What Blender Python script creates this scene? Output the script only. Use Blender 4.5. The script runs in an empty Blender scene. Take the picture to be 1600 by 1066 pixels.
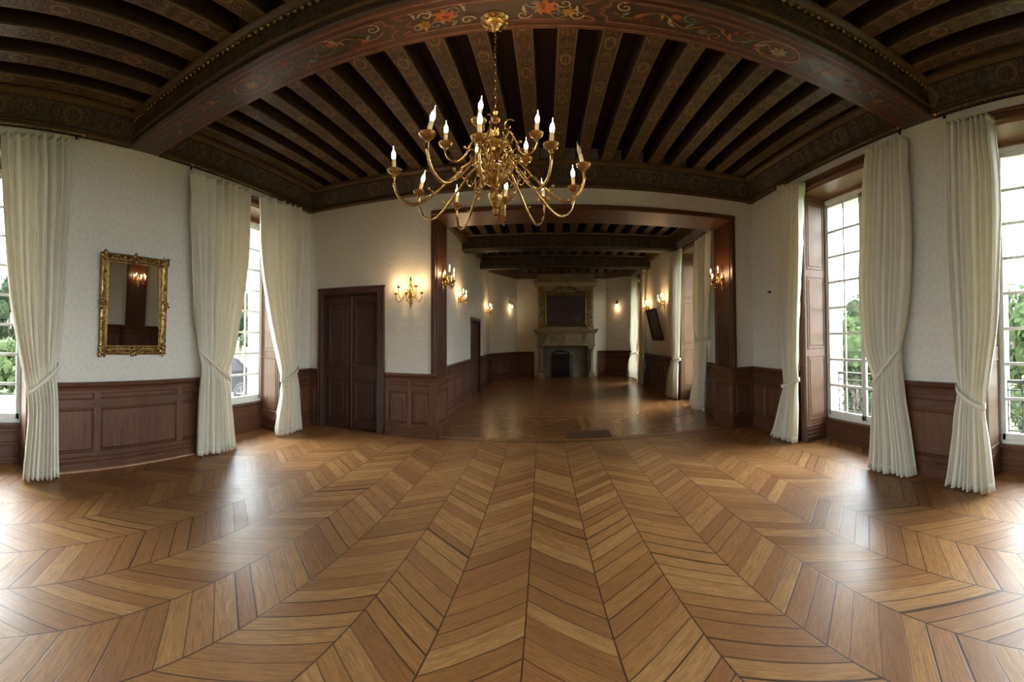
import bpy, bmesh, math, random
import numpy as np
from mathutils import Vector, Matrix, noise as mnoise
random.seed(7)
PI = math.pi
scene = bpy.context.scene
COL = scene.collection

# ------------------------------------------------------------------ camera geometry (measured from the photograph's perspective)
CR, CX0, CY0, CPIT, CROL, CVA = 601.7309, 854.669, 505.3264, 0.0266, -0.0074, 1.3475
EYE = 1.6
def ray(px, py):
    th = (px-CX0)/CR; la = -(py-CY0)/(CR*CVA)
    X = math.sin(th)*math.cos(la); Z = math.cos(th)*math.cos(la); Y = math.sin(la)
    c, s = math.cos(CPIT), math.sin(CPIT); Y, Z = Y*c+Z*s, -Y*s+Z*c
    c, s = math.cos(CROL), math.sin(CROL); X, Y = X*c-Y*s, X*s+Y*c
    return Vector((X, Z, Y))
def at(px, py, axis, val):
    d = ray(px, py); o = Vector((0, 0, EYE)); i = 'xyz'.index(axis)
    return o + d*((val-o[i])/d[i])

# ------------------------------------------------------------------ object helpers
def tag(o, label=None, cat=None, group=None, kind=None):
    if label: o['label'] = label
    if cat: o['category'] = cat
    if group: o['group'] = group
    if kind: o['kind'] = kind
    return o
def empty(name, loc=(0, 0, 0), rz=0.0, label=None, cat=None, group=None, kind=None):
    o = bpy.data.objects.new(name, None); COL.objects.link(o)
    o.location = loc; o.rotation_euler = (0, 0, rz); o.empty_display_size = .1
    return tag(o, label, cat, group, kind)
def chain_matrix(o):
    m = o.matrix_basis.copy()
    while o.parent:
        o = o.parent; m = o.matrix_basis @ m
    return m
def copy_tree(o, parent=None):
    c = o.copy(); COL.objects.link(c); c.parent = parent
    for ch in list(o.children): copy_tree(ch, c)
    return c

def smoothpath(pts, n=8):
    P = [Vector(p) for p in pts]
    P = [P[0]*2-P[1]] + P + [P[-1]*2-P[-2]]
    out = []
    for i in range(1, len(P)-2):
        a, b, c, d = P[i-1:i+3]
        for k in range(n):
            t = k/n
            out.append(.5*((2*b)+(c-a)*t+(2*a-5*b+4*c-d)*t*t+(3*b-a-3*c+d)*t**3))
    out.append(P[-2].copy())
    return out

class MB:
    def __init__(self): self.v = []; self.f = []; self.m = []; self.mi = 0
    def add(self, vs, fs):
        o = len(self.v); self.v += [Vector(p) for p in vs]
        self.f += [tuple(i+o for i in f) for f in fs]; self.m += [self.mi]*len(fs)
        return self
    def box(self, a, b):
        x0, y0, z0 = (min(a[i], b[i]) for i in range(3)); x1, y1, z1 = (max(a[i], b[i]) for i in range(3))
        return self.add([(x0,y0,z0),(x1,y0,z0),(x1,y1,z0),(x0,y1,z0),(x0,y0,z1),(x1,y0,z1),(x1,y1,z1),(x0,y1,z1)],
                        [(0,3,2,1),(4,5,6,7),(0,1,5,4),(1,2,6,5),(2,3,7,6),(3,0,4,7)])
    def bbox(self, a, b, c=.006):
        """box with chamfered edges"""
        x0, y0, z0 = (min(a[i], b[i]) for i in range(3)); x1, y1, z1 = (max(a[i], b[i]) for i in range(3))
        c = min(c, (x1-x0)*.45, (y1-y0)*.45, (z1-z0)*.45)
        bm = bmesh.new(); bmesh.ops.create_cube(bm, size=1)
        for v in bm.verts:
            v.co = ((x0+x1)/2+v.co.x*(x1-x0), (y0+y1)/2+v.co.y*(y1-y0), (z0+z1)/2+v.co.z*(z1-z0))
        bmesh.ops.bevel(bm, geom=bm.edges[:], offset=c, segments=1, affect='EDGES')
        bm.verts.index_update()
        self.add([v.co.copy() for v in bm.verts], [[v.index for v in f.verts] for f in bm.faces]); bm.free()
        return self
    def obox(self, o, ux, uy, uz):
        """oriented box: corner o and three edge vectors"""
        o, ux, uy, uz = Vector(o), Vector(ux), Vector(uy), Vector(uz)
        if ux.cross(uy).dot(uz) < 0: ux, uy = uy, ux
        return self.add([o, o+ux, o+ux+uy, o+uy, o+uz, o+ux+uz, o+ux+uy+uz, o+uy+uz],
                        [(0,3,2,1),(4,5,6,7),(0,1,5,4),(1,2,6,5),(2,3,7,6),(3,0,4,7)])
    def tube(self, pts, r, n=8, caps=True, close=False):
        P = [Vector(p) for p in pts]; m = len(P)
        R = r if isinstance(r, (list, tuple)) else [r]*m
        T = []
        for i in range(m):
            if close: t = P[(i+1) % m]-P[i-1]
            else: t = P[min(i+1, m-1)]-P[max(i-1, 0)]
            T.append(t.normalized() if t.length > 1e-9 else Vector((0, 0, 1)))
        ref = Vector((0, 0, 1)) if abs(T[0].z) < .9 else Vector((1, 0, 0))
        N = T[0].cross(ref).normalized(); vs = []
        for i in range(m):
            N = (N - T[i]*N.dot(T[i]))
            N = N.normalized() if N.length > 1e-6 else T[i].orthogonal().normalized()
            B = T[i].cross(N)
            for k in range(n):
                a = 2*PI*k/n; vs.append(P[i]+(N*math.cos(a)+B*math.sin(a))*R[i])
        fs = []
        for i in range(m if close else m-1):
            j = (i+1) % m
            for k in range(n):
                l = (k+1) % n; fs.append((i*n+k, i*n+l, j*n+l, j*n+k))
        if caps and not close:
            fs.append(tuple(range(n))[::-1]); fs.append(tuple((m-1)*n+k for k in range(n)))
        return self.add(vs, fs)
    def lathe(self, prof, o=(0, 0, 0), n=16, axis=(0, 0, 1), sx=1., sy=1.):
        o = Vector(o); A = Vector(axis).normalized()
        U = A.orthogonal().normalized() if abs(A.z) < .999 else Vector((1, 0, 0))
        V = A.cross(U)
        vs = []; m = len(prof)
        for r, z in prof:
            r = max(r, 1e-4)
            for k in range(n):
                a = 2*PI*k/n; vs.append(o+A*z+U*(r*sx*math.cos(a))+V*(r*sy*math.sin(a)))
        fs = []
        for i in range(m-1):
            for k in range(n):
                l = (k+1) % n; fs.append((i*n+k, i*n+l, (i+1)*n+l, (i+1)*n+k))
        fs.append(tuple(range(n))[::-1]); fs.append(tuple((m-1)*n+k for k in range(n)))
        return self.add(vs, fs)
    def grid(self, fn, nu, nv):
        vs = [fn(u/nu, v/nv) for v in range(nv+1) for u in range(nu+1)]
        return self.add(vs, [(v*(nu+1)+u, v*(nu+1)+u+1, (v+1)*(nu+1)+u+1, (v+1)*(nu+1)+u) for v in range(nv) for u in range(nu)])
    def sweep(self, prof, path, up=(0, 0, 1), close=False):
        """sweep a closed 2D profile (out, up) along a polyline; 'out' is to the right of travel, mitred"""
        P = [Vector(p) for p in path]; up = Vector(up); m = len(P); n = len(prof); vs = []
        for i in range(m):
            if close: d0 = (P[i]-P[i-1]).normalized(); d1 = (P[(i+1) % m]-P[i]).normalized()
            else:
                d0 = (P[i]-P[i-1]).normalized() if i else (P[1]-P[0]).normalized()
                d1 = (P[i+1]-P[i]).normalized() if i < m-1 else d0
            o0 = d0.cross(up).normalized(); o1 = d1.cross(up).normalized(); o = (o0+o1)
            o = o.normalized(); k = 1/max(.3, o.dot(o1))
            for a, b in prof: vs.append(P[i]+o*(a*k)+up*b)
        fs = []
        for i in range(m if close else m-1):
            j = (i+1) % m
            for k in range(n):
                l = (k+1) % n; fs.append((i*n+k, j*n+k, j*n+l, i*n+l))
        if not close:
            fs.append(tuple(range(n))); fs.append(tuple((m-1)*n+k for k in range(n))[::-1])
        return self.add(vs, fs)
    def flat(self, pts, w, z, up=Vector((0, 0, -1))):
        """flat painted stroke of width w (or list) in the plane z (or, if z is None, points are 3-D and 'up' is the normal)"""
        P = [Vector((p[0], p[1], z)) if z is not None else Vector(p) for p in pts]; m = len(P); vs = []
        W = w if isinstance(w, list) else [w]*m
        for i in range(m):
            t = (P[min(i+1, m-1)]-P[max(i-1, 0)]); s = t.cross(up)
            s = s.normalized() if s.length > 1e-9 else Vector((1, 0, 0))
            vs += [P[i]+s*W[i]/2, P[i]-s*W[i]/2]
        return self.add(vs, [(2*i, 2*i+1, 2*i+3, 2*i+2) for i in range(m-1)])
    def build(self, name, mat, parent=None, smooth=None, world=True, solidify=0, kind=None):
        me = bpy.data.meshes.new(name)
        vs = self.v
        if parent is not None and world:
            inv = chain_matrix(parent).inverted(); vs = [inv @ p for p in vs]
        me.from_pydata([tuple(p) for p in vs], [], self.f)
        mats = mat if isinstance(mat, (list, tuple)) else [mat]
        for m in mats: me.materials.append(m)
        if len(mats) > 1: me.polygons.foreach_set('material_index', self.m)
        bm = bmesh.new(); bm.from_mesh(me); bmesh.ops.recalc_face_normals(bm, faces=bm.faces[:]); bm.to_mesh(me); bm.free()
        if smooth is not None:
            me.polygons.foreach_set('use_smooth', [True]*len(me.polygons))
            me.set_sharp_from_angle(angle=math.radians(smooth))
        me.update()
        o = bpy.data.objects.new(name, me); COL.objects.link(o)
        if parent is not None: o.parent = parent
        if solidify:
            md = o.modifiers.new('thickness', 'SOLIDIFY'); md.thickness = solidify; md.offset = 0
        if kind: o['kind'] = kind
        return o

# ------------------------------------------------------------------ materials
def srgb(r, g, b):
    f = lambda c: (c/255/12.92) if c/255 <= .04045 else ((c/255+.055)/1.055)**2.4
    return (f(r), f(g), f(b), 1)
class NT:
    def __init__(self, name):
        self.m = bpy.data.materials.new(name); self.m.use_nodes = True
        self.t = self.m.node_tree; self.t.nodes.clear()
        self.out = self.n('ShaderNodeOutputMaterial')
    def n(self, typ, **kw):
        nd = self.t.nodes.new(typ)
        for k, v in kw.items():
            if k.startswith('i_'):
                key = k[2:]; key = int(key) if key.isdigit() else key.replace('_', ' ')
                self.set(nd.inputs[key], v)
            else: setattr(nd, k, v)
        return nd
    def set(self, sock, v):
        if hasattr(v, 'is_linked') or isinstance(v, bpy.types.NodeSocket): self.t.links.new(v, sock)
        elif isinstance(v, bpy.types.Node): self.t.links.new(v.outputs[0], sock)
        else: sock.default_value = v
    def math(self, op, a, b=None, c=None, clamp=False):
        nd = self.n('ShaderNodeMath', operation=op); nd.use_clamp = clamp
        self.set(nd.inputs[0], a)
        if b is not None: self.set(nd.inputs[1], b)
        if c is not None: self.set(nd.inputs[2], c)
        return nd.outputs[0]
    def mix(self, fac, a, b, blend='MIX'):
        nd = self.n('ShaderNodeMix', data_type='RGBA', blend_type=blend)
        self.set(nd.inputs[0], fac); self.set(nd.inputs[6], a); self.set(nd.inputs[7], b)
        return nd.outputs[2]
    def ramp(self, fac, stops):
        nd = self.n('ShaderNodeValToRGB'); self.set(nd.inputs[0], fac)
        e = nd.color_ramp.elements
        while len(e) < len(stops): e.new(.5)
        for i, (p, c) in enumerate(stops): e[i].position = p; e[i].color = c
        return nd.outputs[0]
    def maprange(self, v, a, b, c=0., d=1.):
        nd = self.n('ShaderNodeMapRange', interpolation_type='SMOOTHSTEP')
        self.set(nd.inputs[0], v); self.set(nd.inputs[1], a); self.set(nd.inputs[2], b); self.set(nd.inputs[3], c); self.set(nd.inputs[4], d)
        return nd.outputs[0]
    def noise(self, vec, scale, detail=3., rough=.55, dist=0.):
        nd = self.n('ShaderNodeTexNoise'); self.set(nd.inputs['Vector'], vec)
        nd.inputs['Scale'].default_value = scale; nd.inputs['Detail'].default_value = detail
        nd.inputs['Roughness'].default_value = rough; nd.inputs['Distortion'].default_value = dist
        return nd.outputs[0]
    def scale(self, vec, s):
        nd = self.n('ShaderNodeVectorMath', operation='MULTIPLY'); self.set(nd.inputs[0], vec); nd.inputs[1].default_value = s
        return nd.outputs[0]
    def coord(self, kind='Object'):
        return self.n('ShaderNodeTexCoord').outputs[kind]
    def pos(self): return self.n('ShaderNodeNewGeometry').outputs['Position']
    def sep(self, v):
        nd = self.n('ShaderNodeSeparateXYZ'); self.set(nd.inputs[0], v); return nd.outputs
    def comb(self, x, y, z=0.):
        nd = self.n('ShaderNodeCombineXYZ'); self.set(nd.inputs[0], x); self.set(nd.inputs[1], y); self.set(nd.inputs[2], z); return nd.outputs[0]
    def bump(self, h, strength=.3, dist=.01):
        nd = self.n('ShaderNodeBump'); self.set(nd.inputs['Height'], h); nd.inputs['Strength'].default_value = strength; nd.inputs['Distance'].default_value = dist
        return nd.outputs[0]
    def done(self, color, rough=.5, metal=0., bump=None, spec=.5, coat=0., coat_rough=.1, emit=None, estr=0., sub=None, sheen=0.):
        p = self.n('ShaderNodeBsdfPrincipled')
        self.set(p.inputs['Base Color'], color); self.set(p.inputs['Roughness'], rough); self.set(p.inputs['Metallic'], metal)
        p.inputs['Specular IOR Level'].default_value = spec
        if coat: p.inputs['Coat Weight'].default_value = coat; p.inputs['Coat Roughness'].default_value = coat_rough
        if bump is not None: self.set(p.inputs['Normal'], bump)
        if emit is not None: self.set(p.inputs['Emission Color'], emit); p.inputs['Emission Strength'].default_value = estr
        if sheen: p.inputs['Sheen Weight'].default_value = sheen
        self.p = p
        self.t.links.new(p.outputs[0], self.out.inputs[0])
        return self.m

def mat_wood(name, lo, hi, rough=.4, axis='z', scale=1., spec=.4, bump=.15):
    k = NT(name); p = k.pos()
    s = {'z': (9, 9, .8), 'x': (.8, 9, 9), 'y': (9, .8, 9)}[axis]
    v = k.scale(p, tuple(c*scale for c in s))
    g = k.noise(v, 3.2, 6, .65, .6); b = k.noise(p, 1.3, 2, .5)
    f = k.math('ADD', k.math('MULTIPLY', g, .75), k.math('MULTIPLY', b, .35))
    c = k.ramp(f, [(.3, lo), (.72, hi)])
    fine = k.noise(k.scale(v, (5, 5, 2)), 6, 2)
    return k.done(c, k.maprange(g, .2, .8, rough-.06, rough+.12), bump=k.bump(fine, bump, .002), spec=spec)

def mat_plain(name, col, rough=.5, metal=0., var=.12, scale=8., spec=.5, bump=0., bscale=60.):
    k = NT(name); p = k.coord()
    n = k.noise(p, scale, 4, .6)
    dark = tuple(c*(1-var) for c in col[:3])+(1,); lite = tuple(min(1, c*(1+var)) for c in col[:3])+(1,)
    c = k.ramp(n, [(.3, dark), (.7, lite)])
    b = k.bump(k.noise(p, bscale, 3), bump, .004) if bump else None
    return k.done(c, rough, metal, b, spec)

def mat_wall():
    k = NT('wallpaper'); p = k.pos(); x, y, z = k.sep(p)
    u = k.math('ADD', x, y)
    # faint tone-on-tone damask: mirrored repeat with curls
    fu = k.math('PINGPONG', u, .17); row = k.math('FLOOR', k.math('DIVIDE', z, .34))
    fz = k.math('MODULO', z, .34)
    v = k.comb(k.math('MULTIPLY', fu, 9), k.math('MULTIPLY', fz, 7), 0.)
    d = k.noise(v, 3.1, 3, .6, 1.4)
    m = k.maprange(d, .47, .53)
    base = k.mix(m, srgb(208, 203, 190), srgb(217, 213, 203))
    big = k.noise(p, .6, 2)
    c = k.mix(k.maprange(big, .3, .7, 0., .12), base, srgb(194, 189, 175))
    return k.done(c, k.math('SUBTRACT', .75, k.math('MULTIPLY', m, .12)), bump=k.bump(m, .08, .002), spec=.25)

def mat_floor():
    k = NT('parquet'); p = k.pos(); x, y, z = k.sep(p)
    W = .5496; T = .90; B = .21
    # ---- chevron (first room)
    xs = k.math('DIVIDE', k.math('ADD', k.math('ADD', x, k.math('MULTIPLY', y, .0128)), .121), W)
    kk = k.math('FLOOR', xs); f = k.math('SUBTRACT', xs, kk)
    par = k.math('FLOORED_MODULO', kk, 2.)
    fl = k.math('ADD', k.math('MULTIPLY', f, k.math('SUBTRACT', 1., k.math('MULTIPLY', par, 2.))), par)   # f or 1-f
    v = k.math('DIVIDE', k.math('ADD', y, k.math('MULTIPLY', fl, T*W)), B)
    # slight drift in board width so the joints are not perfectly even
    jit = k.noise(k.comb(kk, k.math('MULTIPLY', v, .35)), 3.7, 0)
    v = k.math('ADD', v, k.math('MULTIPLY', jit, .55))
    bi = k.math('FLOOR', v); bf = k.math('SUBTRACT', v, bi)
    wn = k.n('ShaderNodeTexWhiteNoise', noise_dimensions='2D'); k.set(wn.inputs['Vector'], k.comb(kk, bi))
    rnd = wn.outputs['Value']; rcol = k.sep(wn.outputs['Color'])
    # distances to the joints
    dj = k.math('MULTIPLY', k.math('MINIMUM', bf, k.math('SUBTRACT', 1., bf)), B*.74)
    ds = k.math('MULTIPLY', k.math('MINIMUM', f, k.math('SUBTRACT', 1., f)), W)
    # grain along the board
    al = k.math('SUBTRACT', k.math('MULTIPLY', fl, W), k.math('MULTIPLY', y, T))
    gv = k.comb(k.math('ADD', k.math('MULTIPLY', v, 2.2), k.math('MULTIPLY', rnd, 37.)), k.math('MULTIPLY', al, 1.1), k.math('MULTIPLY', rnd, 11.))
    # ---- far room: square panels with diagonal battens
    c45 = .70711
    u2 = k.math('MULTIPLY', k.math('ADD', x, y), c45); v2 = k.math('MULTIPLY', k.math('SUBTRACT', y, x), c45)
    P = 1.12
    a1 = k.math('FLOORED_MODULO', u2, P); a2 = k.math('FLOORED_MODULO', v2, P)
    bd = k.math('MINIMUM', k.math('MINIMUM', a1, k.math('SUBTRACT', P, a1)), k.math('MINIMUM', a2, k.math('SUBTRACT', P, a2)))
    lattice = k.math('LESS_THAN', bd, .055)
    cell = k.comb(k.math('FLOOR', k.math('DIVIDE', u2, P)), k.math('FLOOR', k.math('DIVIDE', v2, P)))
    wc = k.n('ShaderNodeTexWhiteNoise', noise_dimensions='2D'); k.set(wc.inputs['Vector'], cell)
    flip = k.math('GREATER_THAN', wc.outputs['Value'], .5)
    st = k.math('DIVIDE', k.math('ADD', k.math('MULTIPLY', x, flip), k.math('MULTIPLY', y, k.math('SUBTRACT', 1., flip))), .13)
    si = k.math('FLOOR', st); sf = k.math('SUBTRACT', st, si)
    w2 = k.n('ShaderNodeTexWhiteNoise', noise_dimensions='3D'); k.set(w2.inputs['Vector'], k.comb(si, k.math('FLOOR', k.math('DIVIDE', u2, P)), k.math('FLOOR', k.math('DIVIDE', v2, P))))
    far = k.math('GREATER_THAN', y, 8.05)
    rndm = k.n('ShaderNodeMix', data_type='FLOAT'); k.set(rndm.inputs[0], far); k.set(rndm.inputs[2], rnd); k.set(rndm.inputs[3], w2.outputs['Value'])
    R = rndm.outputs[0]
    col = k.ramp(R, [(0., srgb(150, 100, 55)), (.3, srgb(168, 116, 64)), (.6, srgb(182, 131, 74)), (.85, srgb(196, 147, 88)), (1., srgb(162, 104, 58))])
    gvf = k.mix(far, gv, k.scale(p, (7, 7, 1)))
    grain = k.noise(k.scale(gvf, (1.6, 1., 1.)), 3.6, 8, .74, .5)
    col = k.mix(k.maprange(grain, .36, .66, .62, 0.), col, srgb(98, 62, 34))
    spots = k.noise(k.scale(gv, (1., .6, 1.)), 5.5, 1)
    col = k.mix(k.math('MULTIPLY', k.maprange(spots, .74, .80, 0., .35), k.math('SUBTRACT', 1., far)), col, srgb(62, 38, 22))
    wear = k.noise(p, .55, 4, .6)
    col = k.mix(k.maprange(wear, .30, .80, 0., .28), col, srgb(136, 98, 62))
    # joints: only some are wide open and dark
    gapw = k.math('ADD', .0014, k.math('MULTIPLY', k.math('POWER', rcol[1], 5.), .010))
    gj = k.math('SUBTRACT', 1., k.maprange(dj, gapw, k.math('ADD', gapw, .003)))
    gs = k.math('SUBTRACT', 1., k.maprange(ds, .003, .007))
    gap1 = k.math('MAXIMUM', gj, gs)
    gap2 = k.math('MULTIPLY', k.math('SUBTRACT', 1., k.maprange(k.math('MINIMUM', sf, k.math('SUBTRACT', 1., sf)), .015, .04)), k.math('SUBTRACT', 1., lattice))
    gm = k.n('ShaderNodeMix', data_type='FLOAT'); k.set(gm.inputs[0], far); k.set(gm.inputs[2], gap1); k.set(gm.inputs[3], gap2)
    gap = gm.outputs[0]
    latc = k.mix(k.math('MULTIPLY', k.math('MULTIPLY', lattice, far), .35), col, srgb(190, 138, 84))
    col = k.mix(k.math('MULTIPLY', gap, k.math('SUBTRACT', .86, k.math('MULTIPLY', far, .45))), latc, srgb(30, 17, 10))
    # threshold band across the opening
    band = k.math('MULTIPLY', k.math('GREATER_THAN', y, 7.76), k.math('LESS_THAN', y, 7.86))
    col = k.mix(k.math('MULTIPLY', band, .75), col, srgb(66, 40, 24))
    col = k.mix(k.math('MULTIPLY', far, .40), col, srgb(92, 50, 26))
    rough = k.math('ADD', k.math('ADD', k.maprange(wear, .3, .7, .29, .44), k.math('MULTIPLY', grain, .10)), k.math('MULTIPLY', R, .05))
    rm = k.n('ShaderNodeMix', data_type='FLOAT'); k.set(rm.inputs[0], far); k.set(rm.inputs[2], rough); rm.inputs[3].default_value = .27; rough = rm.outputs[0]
    h = k.math('SUBTRACT', k.math('MULTIPLY', grain, .15), gap)
    tilt = k.math('MULTIPLY', k.math('SUBTRACT', bf, .5), k.math('SUBTRACT', rcol[2], .5))
    h = k.math('MULTIPLY', k.math('ADD', h, k.math('MULTIPLY', tilt, 1.6)), k.math('SUBTRACT', 1., far))
    return k.done(col, rough, bump=k.bump(h, .3, .003), spec=.5)

def mat_painted(name, base, c1, c2, c3, line, half, along='y', sc=1., amount=.9, zc=None):
    """painted timber: border lines and a scrolling ornament, in the object's own coordinates (x across, y along)"""
    k = NT(name); o = k.coord('Object'); x, y, z = k.sep(o)
    if along == 'x': x, y = y, x
    if zc is not None: x = k.math('SUBTRACT', z, zc)
    rnd = k.n('ShaderNodeObjectInfo').outputs['Random']
    ys = k.math('ADD', y, k.math('MULTIPLY', rnd, 3.))
    ax = k.math('ABSOLUTE', x)
    v = k.comb(k.math('MULTIPLY', ax, 10*sc), k.math('MULTIPLY', k.math('PINGPONG', ys, .35/sc), 8*sc), k.math('MULTIPLY', rnd, 7.))
    n1 = k.noise(v, 1.6, 2, .5, 2.2)
    curls = k.math('SUBTRACT', 1., k.maprange(k.math('ABSOLUTE', k.math('SUBTRACT', k.math('FRACT', k.math('MULTIPLY', n1, 5.)), .5)), .10, .22))
    n2 = k.noise(v, 1.1, 1); n3 = k.noise(k.scale(v, (1.7, 1.7, 1)), 1.3, 1)
    oc = k.mix(k.maprange(n2, .44, .5), c1, c2); oc = k.mix(k.maprange(n3, .55, .6), oc, c3)
    inside = k.math('SUBTRACT', 1., k.maprange(ax, half*.68, half*.74))
    col = k.mix(k.math('MULTIPLY', k.math('MULTIPLY', curls, inside), amount), base, oc)
    v2 = k.comb(k.math('MULTIPLY', ax, 30*sc), k.math('MULTIPLY', k.math('PINGPONG', ys, .12/sc), 24*sc), rnd)
    n4 = k.noise(v2, 1.5, 1, .5, 1.5)
    dots = k.maprange(n4, .54, .60)
    col = k.mix(k.math('MULTIPLY', k.math('MULTIPLY', dots, inside), .55*amount), col, line)
    # medallions
    my = k.math('SUBTRACT', k.math('FLOORED_MODULO', ys, .9/sc), .45/sc)
    dm = k.math('SQRT', k.math('ADD', k.math('MULTIPLY', ax, ax), k.math('MULTIPLY', k.math('MULTIPLY', my, my), .35)))
    ring = k.math('SUBTRACT', 1., k.maprange(k.math('ABSOLUTE', k.math('SUBTRACT', dm, half*.5)), half*.06, half*.12))
    col = k.mix(k.math('MULTIPLY', ring, .7*amount), col, line)
    l1 = k.math('SUBTRACT', 1., k.maprange(k.math('ABSOLUTE', k.math('SUBTRACT', ax, half*.84)), half*.04, half*.07))
    col = k.mix(k.math('MULTIPLY', l1, .8), col, line)
    worn = k.noise(k.pos(), 2.2, 5, .7)
    col = k.mix(k.maprange(worn, .45, .8, 0., .6), col, base)
    gr = k.noise(k.scale(o, (20, 2, 20) if along == 'y' else (2, 20, 20)), 4, 4)
    col = k.mix(k.maprange(gr, .3, .7, .35, 0.), col, (.004, .003, .002, 1))
    return k.done(col, .55, bump=k.bump(gr, .1, .002), spec=.35)

def mat_curtain(name='curtain_cloth', tint=(230, 225, 208), thin=.15, glow=(232, 220, 176)):
    k = NT(name); p = k.pos()
    n = k.noise(k.scale(p, (30, 30, 6)), 5, 3); blot = k.noise(p, 9, 4, .6)
    c = k.mix(k.maprange(blot, .45, .62, 0., .25), srgb(*tint), srgb(tint[0]-16, tint[1]-14, tint[2]-16))
    b = k.bump(n, .12, .003)
    d = k.n('ShaderNodeBsdfPrincipled'); k.set(d.inputs['Base Color'], c); d.inputs['Roughness'].default_value = .8
    d.inputs['Specular IOR Level'].default_value = .2; d.inputs['Sheen Weight'].default_value = .2; k.set(d.inputs['Normal'], b)
    t = k.n('ShaderNodeBsdfTranslucent'); k.set(t.inputs[0], srgb(*glow)); k.set(t.inputs['Normal'], b)
    m = k.n('ShaderNodeMixShader', i_0=thin); k.set(m.inputs[1], d.outputs[0]); k.set(m.inputs[2], t.outputs[0])
    k.t.links.new(m.outputs[0], k.out.inputs[0]); return k.m

def mat_glass():
    k = NT('window_glass')
    t = k.n('ShaderNodeBsdfTransparent'); t.inputs[0].default_value = (.96, .98, .97, 1)
    g = k.n('ShaderNodeBsdfGlossy'); g.inputs['Roughness'].default_value = .02
    wob = k.bump(k.noise(k.pos(), 3.5, 1), .04, .02); k.set(g.inputs['Normal'], wob)
    fr = k.n('ShaderNodeFresnel'); fr.inputs[0].default_value = 1.25
    m = k.n('ShaderNodeMixShader'); k.set(m.inputs[0], fr.outputs[0]); k.set(m.inputs[1], t.outputs[0]); k.set(m.inputs[2], g.outputs[0])
    k.t.links.new(m.outputs[0], k.out.inputs[0]); return k.m

def mat_emit(name, col, s):
    k = NT(name); e = k.n('ShaderNodeEmission'); e.inputs[0].default_value = col; e.inputs[1].default_value = s
    k.t.links.new(e.outputs[0], k.out.inputs[0]); k.m.cycles.emission_sampling = 'NONE'; return k.m

def mat_metal(name, lo, hi, r0, r1, scale=14., bump=0.):
    k = NT(name); p = k.coord(); n = k.noise(p, scale, 4, .65)
    c = k.ramp(n, [(.32, lo), (.62, hi)])
    return k.done(c, k.maprange(n, .3, .7, r1, r0), 1., k.bump(k.noise(p, scale*4, 4), bump, .004) if bump else None)

M = {}
M['wall'] = mat_wall()
M['floor'] = mat_floor()
M['wain'] = mat_wood('wainscot_oak', srgb(60, 36, 25), srgb(110, 72, 49), .42)
M['wain_rail'] = mat_wood('wainscot_rail_oak', srgb(54, 31, 21), srgb(102, 64, 42), .4, 'x')
M['wain_raily'] = mat_wood('wainscot_rail_oak_side', srgb(54, 31, 21), srgb(102, 64, 42), .4, 'y')
M['door'] = mat_wood('door_oak', srgb(50, 30, 22), srgb(84, 54, 41), .45)
M['jamb'] = mat_wood('polished_opening_oak', srgb(52, 27, 15), srgb(88, 50, 27), .34, 'z', spec=.5)
M['lintel'] = mat_wood('polished_lintel_oak', srgb(60, 32, 18), srgb(104, 62, 36), .32, 'x', spec=.5)
M['shutter'] = mat_wood('shutter_oak', srgb(96, 66, 46), srgb(142, 108, 80), .4, 'z')
M['soffit'] = mat_wood('reveal_oak', srgb(112, 78, 50), srgb(150, 114, 78), .4, 'y')
M['white'] = mat_plain('white_paint', srgb(222, 222, 216), .4, var=.04)
M['glass'] = mat_glass()
M['curtain'] = mat_curtain()
M['curtain_backlit'] = mat_curtain('backlit_curtain_cloth', (232, 229, 218), .42, (240, 236, 222))  # same cloth, paler and more translucent: its window-lit look is put into the material
M['brass'] = mat_metal('aged_brass', (.30, .17, .055, 1), (.62, .42, .17, 1), .16, .34)
M['oldbrass'] = mat_metal('tarnished_brass', (.12, .075, .035, 1), (.26, .18, .09, 1), .35, .5)
M['gilt'] = mat_metal('gilding', (.10, .055, .018, 1), (.46, .31, .11, 1), .3, .55, 26., .5)
M['darkgilt'] = mat_metal('dull_gilding', (.11, .08, .035, 1), (.36, .27, .12, 1), .42, .62, 10., .4)
M['iron'] = mat_plain('wrought_iron', (.02, .02, .022, 1), .45, .6, .2)
M['stone'] = mat_plain('mantel_stone', srgb(150, 136, 110), .75, 0, .22, 3., .3, .25, 30.)
M['ostone'] = mat_plain('facade_stone', srgb(214, 207, 190), .85, 0, .08, 2., .2, .1, 20.)
M['soot'] = mat_plain('soot_brick', srgb(128, 126, 120), .85, 0, .25, 2.5, .2, .3)
M['candle'] = mat_plain('candle_sleeve', srgb(226, 205, 160), .5, 0, .06)
M['bulb'] = mat_emit('lit_bulb', (1., .78, .46, 1), 5.)
M['deadbulb'] = mat_plain('unlit_bulb', srgb(190, 180, 165), .08, 0, .03)
OCH, RED, BLU, CRM = srgb(112, 84, 40), srgb(104, 44, 32), srgb(70, 84, 86), srgb(134, 120, 90)
M['joist'] = mat_painted('painted_joist', srgb(54, 40, 30), srgb(134, 108, 62), srgb(108, 60, 44), srgb(88, 96, 90), srgb(150, 122, 78), .115)
M['boards'] = mat_wood('ceiling_boards', srgb(28, 18, 13), srgb(50, 32, 22), .6, 'y')
M['beam'] = mat_wood('beam_oak', srgb(46, 36, 28), srgb(68, 54, 43), .36, 'x', spec=.6)
M['frieze'] = mat_painted('painted_frieze', srgb(34, 26, 20), srgb(92, 74, 44), srgb(84, 94, 92), srgb(88, 50, 34), srgb(104, 84, 48), .15, 'x', .8, 1., .17)
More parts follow.
